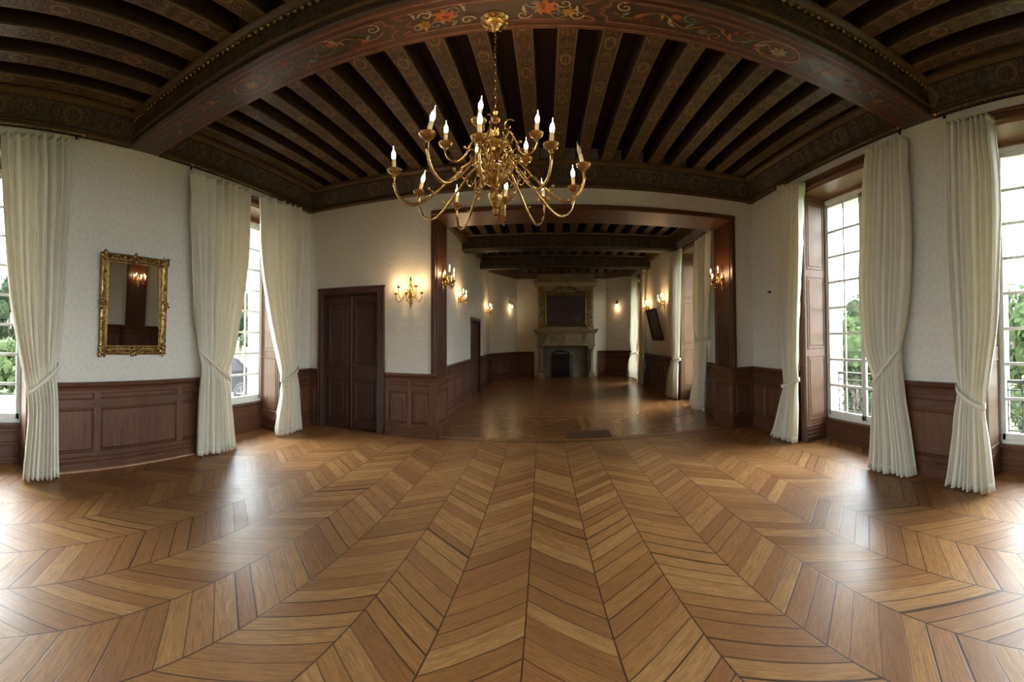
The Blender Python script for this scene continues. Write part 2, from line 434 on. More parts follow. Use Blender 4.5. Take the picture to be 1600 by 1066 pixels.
M['friezey'] = mat_painted('painted_side_frieze', srgb(34, 26, 20), srgb(92, 74, 44), srgb(84, 94, 92), srgb(88, 50, 34), srgb(104, 84, 48), .15, 'y', .8, 1., .17)
M['beamside'] = mat_painted('painted_beam_side', srgb(38, 28, 21), srgb(96, 76, 44), srgb(84, 94, 92), srgb(92, 52, 36), srgb(110, 88, 50), .085, 'x', 1.2, 1., .185)
M['moulding'] = mat_wood('cornice_moulding', srgb(46, 33, 20), srgb(98, 76, 44), .45, 'x')
for nm, c in (('ochre', srgb(150, 112, 56)), ('red', srgb(128, 62, 46)), ('blue', srgb(110, 120, 118)), ('cream', srgb(164, 148, 118)), ('orange', srgb(158, 92, 50))):
    k = NT('paint_'+nm); p = k.pos(); w = k.noise(p, 9, 5, .7)
    M['p_'+nm] = k.done(k.mix(k.maprange(w, .45, .7, 0., .7), c, srgb(58, 40, 30)), .55, spec=.3)

# ------------------------------------------------------------------ room dimensions
XL, XR, YF, YB = -5.48, 4.59, 7.745, -5.2          # first room: side walls, front wall face, rear wall
YF2 = 8.68                                         # far face of the dividing wall
OX0, OX1, OZ = -2.34, 4.08, 3.57                   # wide opening
FXL, FXR, FYE = -2.75, 4.35, 20.95                 # far room
ZC, ZJ, ZTOP = 3.89, 4.25, 4.56                    # wall top, joist soffit, boards
ZJ2, ZTOP2 = 4.12, 4.40

# ------------------------------------------------------------------ floor
m = MB(); m.box((-6.6, YB-.3, -.12), (5.7, 21.3, 0))
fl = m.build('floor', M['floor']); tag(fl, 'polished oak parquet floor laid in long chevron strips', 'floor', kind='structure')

# ------------------------------------------------------------------ walls with window openings
# windows: (wall x, outward sign, y0, y1, sill z, head z, recess)
WIN = [('L', XL, -1, -.70, 1.30, .50, 3.50), ('L', XL, -1, 4.60, 6.62, .50, 3.50), ('L', XL, -1, -4.8, -2.8, .50, 3.50),
       ('R', XR, 1, .19, 2.19, .32, 3.53), ('R', XR, 1, 3.80, 5.82, .32, 3.53), ('R', XR, 1, -3.6, -1.6, .32, 3.53),
       ('F', FXR, 1, 10.0, 12.0, .36, 3.40), ('F', FXR, 1, 17.1, 19.1, .36, 3.40)]
REC, THK, RVH = .55, 1.02, 3.66
def side_wall(name, x, sg, y0, y1, wins, label, ztop=ZTOP+.1):
    m = MB(); ys = sorted((w[3], w[4], w[5], w[6]) for w in wins); c = y0
    for a, b, s, h in ys:
        m.box((x, c, 0), (x+sg*THK, a, ztop))
        m.box((x, a, RVH), (x+sg*THK, b, ztop))
        m.box((x+sg*(REC-.02), a, 0), (x+sg*THK, b, s-.03))
        m.box((x+sg*(REC+.10), a, h), (x+sg*THK, b, RVH))
        c = b
    m.box((x, c, 0), (x+sg*THK, y1, ztop))
    o = m.build(name, M['wall']); return tag(o, label, 'wall', kind='structure')
side_wall('wall_left', XL, -1, YB, YF, [w for w in WIN if w[0] == 'L'], 'cream papered wall on the left, holding the gilt mirror')
side_wall('wall_right', XR, 1, YB, YF, [w for w in WIN if w[0] == 'R'], 'cream papered wall on the right with two tall windows')
side_wall('wall_far_right', FXR, 1, YF2, 19.5, [w for w in WIN if w[0] == 'F'], 'papered window wall of the far room, right of the fireplace', ZTOP2+.1)
m = MB()
DX0, DX1, DZ = -5.12, -3.64, 2.36
m.box((-6.5, YF, 0), (DX0, YF2, ZTOP)); m.box((DX1, YF, 0), (OX0, YF2, ZTOP)); m.box((DX0, YF, DZ), (DX1, YF2, ZTOP)); m.box((DX0, YF+.3, 0), (DX1, YF2, DZ))
m.box((OX1, YF, 0), (5.61, YF2, ZTOP)); m.box((OX0, YF, OZ), (OX1, YF2, ZTOP))
tag(m.build('wall_front', M['wall']), 'cream papered dividing wall pierced by the wide opening', 'wall', kind='structure')
m = MB(); m.box((-6.5, YB-.3, 0), (5.6, YB, ZTOP)); tag(m.build('wall_back', M['wall']), 'cream papered wall behind the viewer', 'wall', kind='structure')
m = MB(); m.box((FXL-.5, YF2, 0), (FXL, 13.68, ZTOP2+.1)); m.box((FXL-.5, 15.62, 0), (FXL, 18.3, ZTOP2+.1)); m.box((FXL-.5, 13.68, 2.14), (FXL, 15.62, ZTOP2+.1)); m.box((FXL-.5, 13.68, 0), (FXL-.15, 15.62, 2.14))
tag(m.build('wall_far_left', M['wall']), 'papered left wall of the far room with a narrow dark door', 'wall', kind='structure')
CLa, CLb = Vector((FXL, 18.3)), Vector((-1.60, FYE-.35))
CRa, CRb = Vector((3.2, FYE-.35)), Vector((FXR, 19.5))
m = MB()
def prism(m, poly, z0, z1):
    n = len(poly); m.add([(p[0], p[1], z0) for p in poly]+[(p[0], p[1], z1) for p in poly],
                         [tuple(range(n))[::-1], tuple(range(n, 2*n))]+[(i, (i+1) % n, n+(i+1) % n, n+i) for i in range(n)])
yE = FYE-.35
prism(m, [(FXL, 18.3), (-1.60, yE), (3.2, yE), (FXR, 19.5), (FXR+.6, 19.5), (FXR+.6, 21.3), (FXL-.5, 21.3), (FXL-.5, 18.3)], 0, ZTOP2+.1)
tag(m.build('wall_far_end', M['wall']), 'end wall of the far room with canted corners beside the fireplace', 'wall', kind='structure')

# ------------------------------------------------------------------ ceilings
m = MB(); m.box((-6.5, YB-.3, ZTOP), (5.6, YF2, ZTOP+.12)); tag(m.build('ceiling', M['boards']), 'dark boarded ceiling above the painted joists', 'ceiling', kind='structure')
m = MB(); m.box((FXL-.5, YF2, ZTOP2), (FXR+1.02, 21.3, ZTOP2+.12)); tag(m.build('ceiling_far', M['boards']), 'dark boarded ceiling of the far room', 'ceiling', kind='structure')
BY0, BY1 = 2.83, 3.41
# great transverse beam with its painted soffit
beam = empty('ceiling_beam', (-.45, 3.12, ZC), 0, 'broad painted beam across the first room, chandelier hanging below', 'ceiling beam', kind='structure')
m = MB(); m.bbox((XL-.02, BY0, ZC+.004), (XR+.02, BY1, ZTOP), .02); m.build('beam_body', M['beam'], beam)
m = MB()
for sg, y in ((-1, BY0), (1, BY1)):
    m.box((XL, y, 4.0), (XR, y+sg*.02, 4.17))
m.build('side_panel', M['beamside'], beam)
m = MB()
for sg, y in ((-1, BY0), (1, BY1)):
    m.sweep([(0, 0), (.05, .01), (.09, .04), (.1, .08), (0, .08)], [(XL, y, 4.165), (XR, y, 4.165)] if sg < 0 else [(XR, y, 4.165), (XL, y, 4.165)])
    m.sweep([(0, 0), (.025, .01), (.03, .03), (0, .04)], [(XL, y, 3.97), (XR, y, 3.97)] if sg < 0 else [(XR, y, 3.97), (XL, y, 3.97)])
m.build('beam_moulding', M['moulding'], beam, smooth=40)
m = MB()
for sg, y in ((-1, BY0-.05), (1, BY1+.05)):
    for i in range(120):
        x = XL+.05+i*(XR-XL-.1)/119
        m.lathe([(.0, -.024), (.018, -.015), (.024, 0), (.018, .015), (0, .024)], (x, y, 4.16), 8)
m.build('bead_row', M['gilt'], beam, smooth=60)
# painted soffit: rows of lines, cartouches, scrolls
PZ = ZC; CXB = -.42; YM = (BY0+BY1)/2
strokes = {'red': MB(), 'ochre': MB(), 'blue': MB(), 'cream': MB(), 'orange': MB()}
nst = [0]
def st(c, pts, w):
    nst[0] += 1; strokes[c].flat(pts, w, PZ-.0004*(nst[0] % 12))
for c, off, w in (('red', .045, .014), ('cream', .068, .006), ('red', .088, .010)):
    for y in (BY0+off, BY1-off): st(c, [(XL+.1, y), (XR-.1, y)], w)
def spiral(c, cx, cy, r, a0, turns, w, sgn=1):
    pts = []; n = 26
    for i in range(n+1):
        t = i/n; rr = r*(1-t*.9); a = a0+sgn*turns*2*PI*t
        pts.append((cx+rr*math.cos(a)*1.25, cy+rr*math.sin(a)))
    st(c, pts, [w*(1-.5*i/n) for i in range(n+1)])
def leaf(c, x, y, a, l, w):
    pts = []; ws = []
    for i in range(9):
        t = i/8; b = .5*math.sin(t*PI)
        pts.append((x+l*t*math.cos(a+b*.6)*1.2, y+l*t*math.sin(a+b*.6))); ws.append(max(.002, w*math.sin(PI*min(1, t*.95+.05))))
    st(c, pts, ws)
def flower(x, y, r, c1, c2):
    for i in range(7): leaf(c1, x, y, i*2*PI/7, r, r*.55)
    leaf(c2, x-r*.3, y, 0, r*.6, r*.5)
for sx in (-1, 1):
    X = lambda d: CXB+sx*d
    # stepped frame round the rosette
    for off, c, w in ((0, 'red', .013), (.022, 'cream', .005), (.04, 'red', .009)):
        a = .13+off
        st(c, [(X(.86-off), BY0+a), (X(.86-off), BY0+a+.04), (X(.78-off), BY0+a+.06), (X(.74-off), YM-.05), (X(.80-off), YM), (X(.74-off), YM+.05), (X(.78-off), BY1-a-.06), (X(.86-off), BY1-a-.04), (X(.86-off), BY1-a)], w)
        st(c, [(X(.86-off), BY0+a), (X(0), BY0+a)], w); st(c, [(X(.86-off), BY1-a), (X(0), BY1-a)], w)
        st(c, [(X(.93+off), BY0+a), (X(.93+off), BY0+a+.06), (X(.86+off), YM-.03), (X(.9+off), YM), (X(.86+off), YM+.03), (X(.93+off), BY1-a-.06), (X(.93+off), BY1-a)], w)
        st(c, [(X(.93+off), BY0+a), (X(4.9), BY0+a)], w); st(c, [(X(.93+off), BY1-a), (X(4.9), BY1-a)], w)
    flower(X(.42), YM-.02, .10, 'orange', 'red'); flower(X(.62), YM+.04, .06, 'ochre', 'orange')
    for d, cc, s in ((.24, 'cream', 1), (.33, 'blue', -1), (.52, 'blue', 1), (.58, 'cream', -1), (.68, 'cream', 1)):
        spiral(cc, X(d), YM+s*.07, .055, (0 if s > 0 else PI), 1.2, .016, s*sx)
        leaf(cc, X(d), YM-s*.05, s*1.2+(0 if sx > 0 else PI), .10, .028)
    # outer fields: running arabesque with a medallion
    pts = [(X(1.0+i*.05), YM+.065*math.sin(i*.62)) for i in range(72)]
    st('ochre', pts, .012)
    for i in range(13):
        d = 1.08+i*.29; s = 1 if i % 2 else -1
        if abs(d-2.62) < .35: continue
        spiral(['cream', 'red', 'blue', 'ochre', 'orange'][i % 5], X(d), YM+s*.07, .06, s*PI/2, 1.3, .016, s*sx)
        leaf(['orange', 'cream', 'red'][i % 3], X(d+.1), YM-s*.03, s*.9+(0 if sx > 0 else PI), .13, .04)
        leaf(['blue', 'ochre'][i % 2], X(d+.05), YM+s*.02, -s*2.0, .10, .03)
        flower(X(d+.16), YM-s*.06, .045, ['red', 'orange', 'blue'][i % 3], 'ochre')
    for r, c, w in ((1., 'cream', .018), (.86, 'red', .012), (.72, 'ochre', .010)):
        st(c, [(X(2.62)+.25*r*math.cos(a*PI/18), YM+.135*r*math.sin(a*PI/18)) for a in range(37)], w)
    flower(X(2.62), YM, .08, 'cream', 'blue')
for c, mm in strokes.items(): mm.build('painted_ornament', M['p_'+c], beam)

joists = []
def joist(x, y0, y1, zb, zt, label):
    m = MB(); w = .115; L = (y1-y0)/2
    m.box((-w, -L, zb+.02-zb), (w, L, zt-zb)); m.add([(-w, -L, .02), (-w+.015, -L, 0), (w-.015, -L, 0), (w, -L, .02), (-w, L, .02), (-w+.015, L, 0), (w-.015, L, 0), (w, L, .02)], [(1, 2, 6, 5), (0, 1, 5, 4), (2, 3, 7, 6), (0, 3, 2, 1), (4, 5, 6, 7)])
    o = m.build('ceiling_joist', M['joist']); o.location = (x, (y0+y1)/2, zb)
    return tag(o, label, 'ceiling joist', kind='structure')
nth = ['first', 'second', 'third', 'fourth', 'fifth', 'sixth', 'seventh', 'eighth', 'ninth', 'tenth', 'eleventh', 'twelfth', 'thirteenth', 'fourteenth', 'fifteenth', 'sixteenth', 'seventeenth', 'eighteenth', 'nineteenth', 'twentieth', 'twenty-first', 'twenty-second']
JX = [-.237+.475*i for i in range(-11, 11)]; JX = [x for x in JX if XL+.2 < x < XR-.2]
for i, x in enumerate(JX):
    o = joist(x, BY1, YF, ZJ, ZTOP, 'painted ceiling joist between beam and front cornice, %s from the left wall' % nth[i]); o['group'] = 'joists beyond the painted beam'
    o = joist(x, YB, BY0, ZJ, ZTOP, 'painted ceiling joist on the viewer\'s side of the beam, %s from the left wall' % nth[i]); o['group'] = 'joists before the painted beam'

# cornices of the first room (wall plates with painted frieze)
def cornice(name, p0, p1, mat, mmat, label, z0=ZC, h=.36, dep=.36):
    """runs from p0 to p1 with the room on the right-hand side of travel"""
    p0, p1 = Vector(p0), Vector(p1); d = (p1-p0).normalized(); o = d.cross(Vector((0, 0, 1)))
    e = empty(name, ((p0+p1)/2).to_tuple()[:2]+(z0,), 0, label, 'cornice', kind='structure')
    A = [(0, 0), (.10, 0), (.12, .02), (.12, .045), (.14, .06), (dep-.06, h-.10), (dep-.06, h-.08), (0, h-.08)]
    B = [(0, h-.08), (dep-.05, h-.08), (dep-.02, h-.055), (dep, h-.04), (dep, h), (0, h)]
    q0 = (p0.x, p0.y, z0); q1 = (p1.x, p1.y, z0)
    m = MB(); m.sweep(A, [q0, q1]); m.build('frieze_board', mat, e, smooth=30)
    m = MB(); m.sweep(B, [q0, q1]); m.sweep([(.10, -.02), (.135, 0), (.135, .02), (.10, .03)], [q0, q1]); m.build('crown_moulding', mmat, e, smooth=30)
    return e
cornice('trim_1', (XL, YF, 0), (XR, YF, 0), M['frieze'], M['moulding'], 'painted cornice above the wide opening of the front wall')
cornice('trim_2', (XL, BY1, 0), (XL, YF, 0), M['friezey'], M['moulding'], 'painted cornice above the left wall beyond the beam')
cornice('trim_3', (XL, YB, 0), (XL, BY0, 0), M['friezey'], M['moulding'], 'painted cornice above the left wall before the beam')
cornice('trim_4', (XR, YF, 0), (XR, BY1, 0), M['friezey'], M['moulding'], 'painted cornice above the right wall beyond the beam')
cornice('trim_5', (XR, BY0, 0), (XR, YB, 0), M['friezey'], M['moulding'], 'painted cornice above the right wall before the beam')

# far room ceiling
for i, (y, lab) in enumerate(((12.3, 'nearer dark painted crossbeam of the far room'), (15.7, 'further dark painted crossbeam of the far room'))):
    e = empty('ceiling_beam', ((FXL+FXR)/2, y, 3.72), 0, lab, 'ceiling beam', kind='structure')
    m = MB(); m.bbox((FXL, y, 3.72), (FXR, y+.42, ZTOP2), .02); m.build('beam_body', M['frieze'], e)
    m = MB(); m.sweep([(0, 0), (.03, .005), (.04, .03), (0, .04)], [(FXL, y, 3.74), (FXR, y, 3.74)]); m.sweep([(0, 0), (.03, .005), (.05, .05), (0, .05)], [(FXL, y, 4.06), (FXR, y, 4.06)])
    m.build('beam_moulding', M['moulding'], e, smooth=40)
JF = [FXL+.28+.475*i for i in range(15)]
for zi, (a, b, wh) in enumerate(((YF2, 12.3, 'by the opening'), (12.72, 15.7, 'between the two crossbeams'), (16.12, 20.6, 'by the fireplace'))):
    for i, x in enumerate(JF):
        o = joist(x, a, b, ZJ2, ZTOP2, 'far room joist %s, %s from its left wall' % (wh, nth[i])); o['group'] = 'far room joists '+wh
m = MB()
m.sweep([(0, 0), (.12, 0), (.16, .05), (.22, .2), (0, .2)], [(FXL, YF2, 3.92), (FXL, 18.3, 3.92), (-1.6, yE, 3.92), (3.2, yE, 3.92), (FXR, 19.5, 3.92), (FXR, YF2, 3.92)])
tag(m.build('trim_6', M['moulding'], smooth=30), 'dark cornice running round the far room', 'cornice', kind='structure')

# ------------------------------------------------------------------ wainscot
wn = [10]
def wainscot(p0, p1, label, splits=None, h=1.03, arch=None, dep=.05):
    """panelled dado from p0 to p1 (xy), room on the right-hand side of travel"""
    p0, p1 = Vector((p0[0], p0[1], 0)), Vector((p1[0], p1[1], 0)); L = (p1-p0).length; d = (p1-p0)/L; o = d.cross(Vector((0, 0, 1)))
    e = empty('trim_%d' % wn[0], (p0+p1)/2, 0, label, 'wainscot', kind='structure'); wn[0] += 1
    rail = M['wain_rail'] if abs(d.x) > .6 else M['wain_raily']
    P = lambda s, t, z: p0+d*s+o*t+Vector((0, 0, z))
    m = MB(); m.obox(P(0, 0, 0), d*L, o*(dep-.022), Vector((0, 0, h-.03))); m.build('backing', M['wain'], e)
    m = MB(); m.sweep([(0, 0), (dep+.03, 0), (dep+.03, .10), (dep+.012, .125), (dep+.012, .15), (dep, .17), (0, .17)], [P(0, 0, 0), P(L, 0, 0)]); m.build('plinth', rail, e)
    m = MB(); m.sweep([(0, 0), (dep+.005, 0), (dep+.012, .03), (dep+.03, .045), (dep+.045, .06), (dep+.05, .085), (dep+.04, .095), (0, .095)], [P(0, 0, h-.095), P(L, 0, h-.095)]); m.build('cap_rail', rail, e)
    if splits is None:
        n = max(1, round(L/.62)); splits = [i/n for i in range(n+1)]
    else: n = len(splits)-1
    sw = .055
    m = MB()
    m.obox(P(0, dep-.022, .74), d*L, o*.022, Vector((0, 0, .095)))            # lock rail
    m.obox(P(0, dep-.022, .17), d*L, o*.022, Vector((0, 0, .05)))             # bottom rail
    m.obox(P(0, dep-.022, .905), d*L, o*.022, Vector((0, 0, h-.095-.905)))    # top rail
    m.build('rail', rail, e)
    m = MB()
    for i, s in enumerate(splits):
        a, b = max(0, s*L-sw), min(L, s*L+sw)
        m.obox(P(a, dep-.022, .172), d*(b-a), o*.0205, Vector((0, 0, h-.269)))
    m.build('stile', M['wain'], e)
    def raised(s0, s1, z0, z1, nm):
        m = MB(); g = .0; bw = .035; r = .014
        rings = [(0, .004), (.012, .012), (.018, .012), (.022, .003), (bw, .008+r*.6), (bw+.004, .006+r)]
        rings = [(x, y) for x, y in rings if x < (s1-s0)/2-.01 and x < (z1-z0)/2-.006]
        vs = []
        for ins, t in rings:
            for (s, z) in ((s0+ins, z0+ins), (s1-ins, z0+ins), (s1-ins, z1-ins), (s0+ins, z1-ins)): vs.append(P(s, dep-.022+t, z))
        fs = [(k*4+i, k*4+(i+1) % 4, k*4+4+(i+1) % 4, k*4+4+i) for k in range(len(rings)-1) for i in range(4)]
        b = 4*(len(rings)-1); fs.append((b, b+1, b+2, b+3)); m.add(vs, fs)
        if arch and nm == 'panel':
            A = []
            for i in range(13):
                a = PI*i/12; A.append(P((s0+s1)/2+math.cos(a)*(s1-s0)*.28, dep+.003, z1-.20+math.sin(a)*.10))
            A = [P((s0+s1)/2+(s1-s0)*.28, dep+.003, z0+.07)]+A+[P((s0+s1)/2-(s1-s0)*.28, dep+.003, z0+.07)]
            m.tube(A, .007, 6)
        m.build(nm, M['wain'], e)
    for i in range(n):
        a, b = splits[i]*L+sw, splits[i+1]*L-sw
        if splits[i] <= 0: a = sw
        if b-a < .06: continue
        raised(a, b, .22, .74, 'panel'); raised(a, b, .835, .905, 'frieze_panel')
    return e
we = wainscot((XL, 1.42), (XL, 4.48), 'long oak wainscot below the gilt mirror on the left wall', [0.02, .30, .80, .98])
m = MB(); m.sweep([(0, 0), (.10, 0), (.10, .012), (.082, .02), (0, .02)], [(XL, 1.42, 0), (XL, 4.48, 0)]); tag(m.build('floor_strip', mat_wood('bare_oak', srgb(150, 108, 78), srgb(190, 150, 116), .5, 'y'), we), 'pale bare wood strip at the floor')
for y in (1.82, 2.14, 2.52, 3.62):
    for z in (.30, .64):
        m = MB(); m.lathe([(0, 0), (.016, 0), (.014, .006), (0, .010)], (XL+.038, y, z), 10, (1, 0, 0)); m.build('stud', M['iron'], we, smooth=50)
wainscot((XL, 6.74), (XL, YF), 'oak wainscot stub in the left corner, behind the curtain')
wainscot((XL+.06, YF), (-5.22, YF), 'narrow wainscot strip between left corner and double door', [0, 1])
wainscot((-3.43, YF), (OX0+.075, YF), 'oak wainscot with arched panels right of the double door', [0.03, .48, .90], arch=True)
wainscot((OX1-.075, YF), (XR-.06, YF), 'dark wainscot strip right of the wide opening', [0.05, .95])
wainscot((XR, YF), (XR, 5.95), 'dark wainscot in the right corner beside the window')
wainscot((XR, 3.68), (XR, 2.31), 'oak wainscot between the two right windows', [.04, .96])
wainscot((XL, -2.7), (XL, -.82), 'oak wainscot left of the mirror wall, behind the viewer')
wainscot((XR, .07), (XR, -1.48), 'oak wainscot of the right wall behind the viewer')
wainscot((OX0, YF-.045), (OX0, YF2+.0), 'oak wainscot lining the left jamb of the wide opening', [.03, .97], dep=.07)
wainscot((OX1, YF2), (OX1, YF-.045), 'dark wainscot lining the right jamb of the wide opening', [.03, .97], dep=.07)
wainscot((FXL, YF2), (FXL, 13.58), 'far room wainscot between the opening and the narrow door', [i/4 for i in range(5)])
wainscot((FXL, 15.72), (FXL, 18.28), 'far room wainscot between the narrow door and the canted corner', [0, .5, 1])
wainscot((FXL, 18.3), (-1.6, yE), 'wainscot of the canted corner left of the fireplace')
wainscot((-1.58, yE), (-.70, yE), 'short wainscot at the left side of the fireplace')
wainscot((2.72, yE), (3.2, yE), 'short wainscot at the right side of the fireplace')
wainscot((3.2, yE), (FXR, 19.5), 'wainscot of the canted corner right of the fireplace')
wainscot((FXR, 16.98), (FXR, 12.12), 'dark far room wainscot below the tilted picture')
wainscot((FXR, 9.88), (FXR, YF2), 'dark far room wainscot between window and opening')

# ------------------------------------------------------------------ the wide opening's wooden lining
e = empty('trim_40', (OX0, (YF+YF2)/2, 0), 0, 'polished oak lining of the wide opening\'s left jamb', 'door jamb', kind='structure')
m = MB(); m.bbox((OX0-.01, YF-.025, 1.0), (OX0+.03, YF2+.02, OZ), .006); m.build('jamb_board', M['jamb'], e)
m = MB(); m.bbox((OX0-.06, YF-.03, 1.03), (OX0+.03, YF-.0, OZ), .006)
for y in (YF+.12, YF2-.12): m.bbox((OX0+.03, y-.03, 1.03), (OX0+.045, y+.03, OZ-.05), .005)
m.build('moulding', M['jamb'], e)
e = empty('trim_41', (OX1, (YF+YF2)/2, 0), 0, 'polished oak lining of the wide opening\'s right jamb', 'door jamb', kind='structure')
m = MB(); m.bbox((OX1-.03, YF-.025, 1.0), (OX1+.01, YF2+.02, OZ), .006); m.build('jamb_board', M['jamb'], e)
m = MB(); m.bbox((OX1-.03, YF-.03, 1.03), (OX1+.06, YF-.0, OZ), .006)
for y in (YF+.12, YF2-.12): m.bbox((OX1-.045, y-.03, 1.03), (OX1-.03, y+.03, OZ-.05), .005)
m.build('moulding', M['jamb'], e)
e = empty('trim_42', ((OX0+OX1)/2, (YF+YF2)/2, OZ), 0, 'polished oak soffit across the top of the wide opening', 'lintel', kind='structure')
m = MB(); m.bbox((OX0-.06, YF-.03, OZ-.03), (OX1+.06, YF2+.02, OZ+.012), .006); m.build('soffit_board', M['lintel'], e)
m = MB(); m.bbox((OX0-.06, YF-.045, OZ-.03), (OX1+.06, YF-.0, OZ+.05), .01); m.build('moulding', M['lintel'], e)

# ------------------------------------------------------------------ windows
def make_window(i, w, label):
    wall, x, sg, y0, y1, sz, hz = w
    xg = x+sg*REC
    e = empty('window_%d' % i, (xg, (y0+y1)/2, 0), 0, label, 'window', kind='structure')
    B = lambda m, a, b, c=.004: m.bbox((x+sg*a[0], a[1], a[2]), (x+sg*b[0], b[1], b[2]), c)
    # outer frame
    m = MB()
    B(m, (REC, y0, sz-.03), (REC+.09, y0+.05, hz+.04)); B(m, (REC, y1-.05, sz-.03), (REC+.09, y1, hz+.04))
    B(m, (REC, y0, hz-.02), (REC+.09, y1, hz+.04)); B(m, (REC, y0, sz-.03), (REC+.09, y1, sz+.03))
    m.build('frame', M['white'], e)
    ym = (y0+y1)/2
    for a, b in ((y0+.05, ym), (ym, y1-.05)):
        m = MB()
        for yy in (a, b-.055): B(m, (REC+.01, yy, sz+.03), (REC+.065, yy+.055, hz-.02))
        B(m, (REC+.01, a, sz+.03), (REC+.065, b, sz+.10)); B(m, (REC+.01, a, hz-.075), (REC+.065, b, hz-.02))
        c = m.build('casement', M['white'], e)
        m = MB(); yc = (a+b)/2; B(m, (REC+.02, yc-.018, sz+.1), (REC+.055, yc+.018, hz-.075), .006)
        n = 8
        for k in range(1, n):
            z = sz+.10+(hz-.175-sz)*k/n; B(m, (REC+.022, a+.05, z-.018), (REC+.053, b-.05, z+.018), .006)
        m.build('glazing_bar', M['white'], c)
        m = MB(); m.box((x+sg*(REC+.035), a+.05, sz+.09), (x+sg*(REC+.039), b-.05, hz-.07)); m.build('glass', M['glass'], c)
    m = MB(); m.tube([(x+sg*(REC-.012), ym, sz+.1), (x+sg*(REC-.012), ym, hz-.1)], .009, 8)
    m.lathe([(.0, -.02), (.02, -.015), (.022, 0), (.02, .015), (0, .02)], (x+sg*(REC-.035), ym+.05, sz+1.0), 10); m.tube([(x+sg*(REC-.012), ym, sz+1.0), (x+sg*(REC-.035), ym+.05, sz+1.0)], .006, 6)
    m.build('espagnolette_bolt', M['white'], e, smooth=40)
    # reveal: folding shutters with three panels each side
    for yy, s in ((y0, 1), (y1, -1)):
        m = MB(); B(m, (.0, yy, .24), (REC, yy+s*.035, RVH-.05), .004)
        zs = [.27, 1.30, 2.45, RVH-.10]
        for k in range(3):
            z0, z1 = zs[k]+.05, zs[k+1]-.05
            for u0, u1 in ((.055, .075), (REC-.085, REC-.065)): B(m, (u0, yy+s*.035, z0), (u1, yy+s*.047, z1))
            for zz in (z0, z1-.02): B(m, (.055, yy+s*.035, zz), (REC-.065, yy+s*.047, zz+.02))
            B(m, (.10, yy+s*.03, z0+.045), (REC-.11, yy+s*.044, z1-.045), .008)
        m.build('shutter', M['shutter'], e)
        m = MB(); B(m, (.0, yy, 0), (REC, yy+s*.045, .24), .006)
        for zz in (.05, .11, .17): B(m, (.0, yy+s*.045, zz), (REC, yy+s*.052, zz+.03), .003)
        m.build('reveal_plinth', M['wain'], e)
    m = MB(); B(m, (.0, y0, RVH-.05), (REC+.1, y1, RVH), .004); B(m, (REC-.01, y0, hz+.04), (REC+.1, y1, RVH-.05), .004); m.build('soffit_panel', M['soffit'], e)
    m = MB(); B(m, (REC-.07, y0+.05, 0), (REC-.02, y1-.05, sz-.03), .006)
    for zz in (.04, sz*.45, sz-.11): B(m, (REC-.085, y0+.05, zz), (REC-.06, y1-.05, zz+.045), .008)
    m.build('apron', M['wain_raily'], e)
    m = MB(); B(m, (REC-.10, y0+.045, sz-.045), (REC+.0, y1-.045, sz-.01), .008); m.build('sill', M['wain_raily'], e)
    # architrave on the wall face
    m = MB()
    for yy, s in ((y0, -1), (y1, 1)):
        B(m, (-.028, yy, 0), (0, yy+s*.085, RVH+.09), .008); B(m, (-.04, yy+s*.06, 0), (0, yy+s*.1, RVH+.09), .008)
    B(m, (-.028, y0-.085, RVH), (0, y1+.085, RVH+.07), .008); B(m, (-.05, y0-.11, RVH+.07), (0, y1+.11, RVH+.11), .01)
    m.build('architrave', M['wain'], e)
    # stone outer sill
    m = MB(); m.bbox((x+sg*(REC+.09), y0, sz-.12), (x+sg*(THK+.08), y1, sz-.02), .01); m.build('stone_sill', M['ostone'], e)
    return e
wl = ['tall white paned window at the left end, lawn outside', 'tall white paned window on the left, parked car outside', 'tall paned window of the left wall behind the viewer',
      'tall white paned window at the right end, railing outside', 'tall white paned window with wooden shutters nearer the opening', 'tall paned window of the right wall behind the viewer',
      'far room window seen by its wooden shutter only', 'far room window beside the canted corner']
for i, w in enumerate(WIN): make_window(i+1, w, wl[i])

# ------------------------------------------------------------------ doors
e = empty('door_1', ((DX0+DX1)/2, YF, 0), 0, 'dark panelled double door left of the wide opening', 'door', kind='structure')
m = MB()
for a, b in ((DX0-.09, DX0+.01), (DX1-.01, DX1+.17)):
    m.bbox((a, YF-.035, 0), (b, YF+.02, DZ+.01), .01)
m.bbox((DX0-.09, YF-.035, DZ-.01), (DX1+.17, YF+.02, DZ+.085), .01); m.bbox((DX0-.11, YF-.055, DZ+.06), (DX1+.19, YF, DZ+.10), .01)
m.bbox((DX0-.09, YF-.05, 0), (DX0-.06, YF-.02, DZ+.06), .006); m.bbox((DX1+.14, YF-.05, 0), (DX1+.17, YF-.02, DZ+.06), .006)
m.bbox((DX0, YF, 0), (DX0+.025, YF+.28, DZ), .004); m.bbox((DX1-.025, YF, 0), (DX1, YF+.28, DZ), .004); m.bbox((DX0, YF, DZ-.025), (DX1, YF+.28, DZ), .004)
m.build('door_frame', M['door'], e)
xm = (DX0+DX1)/2
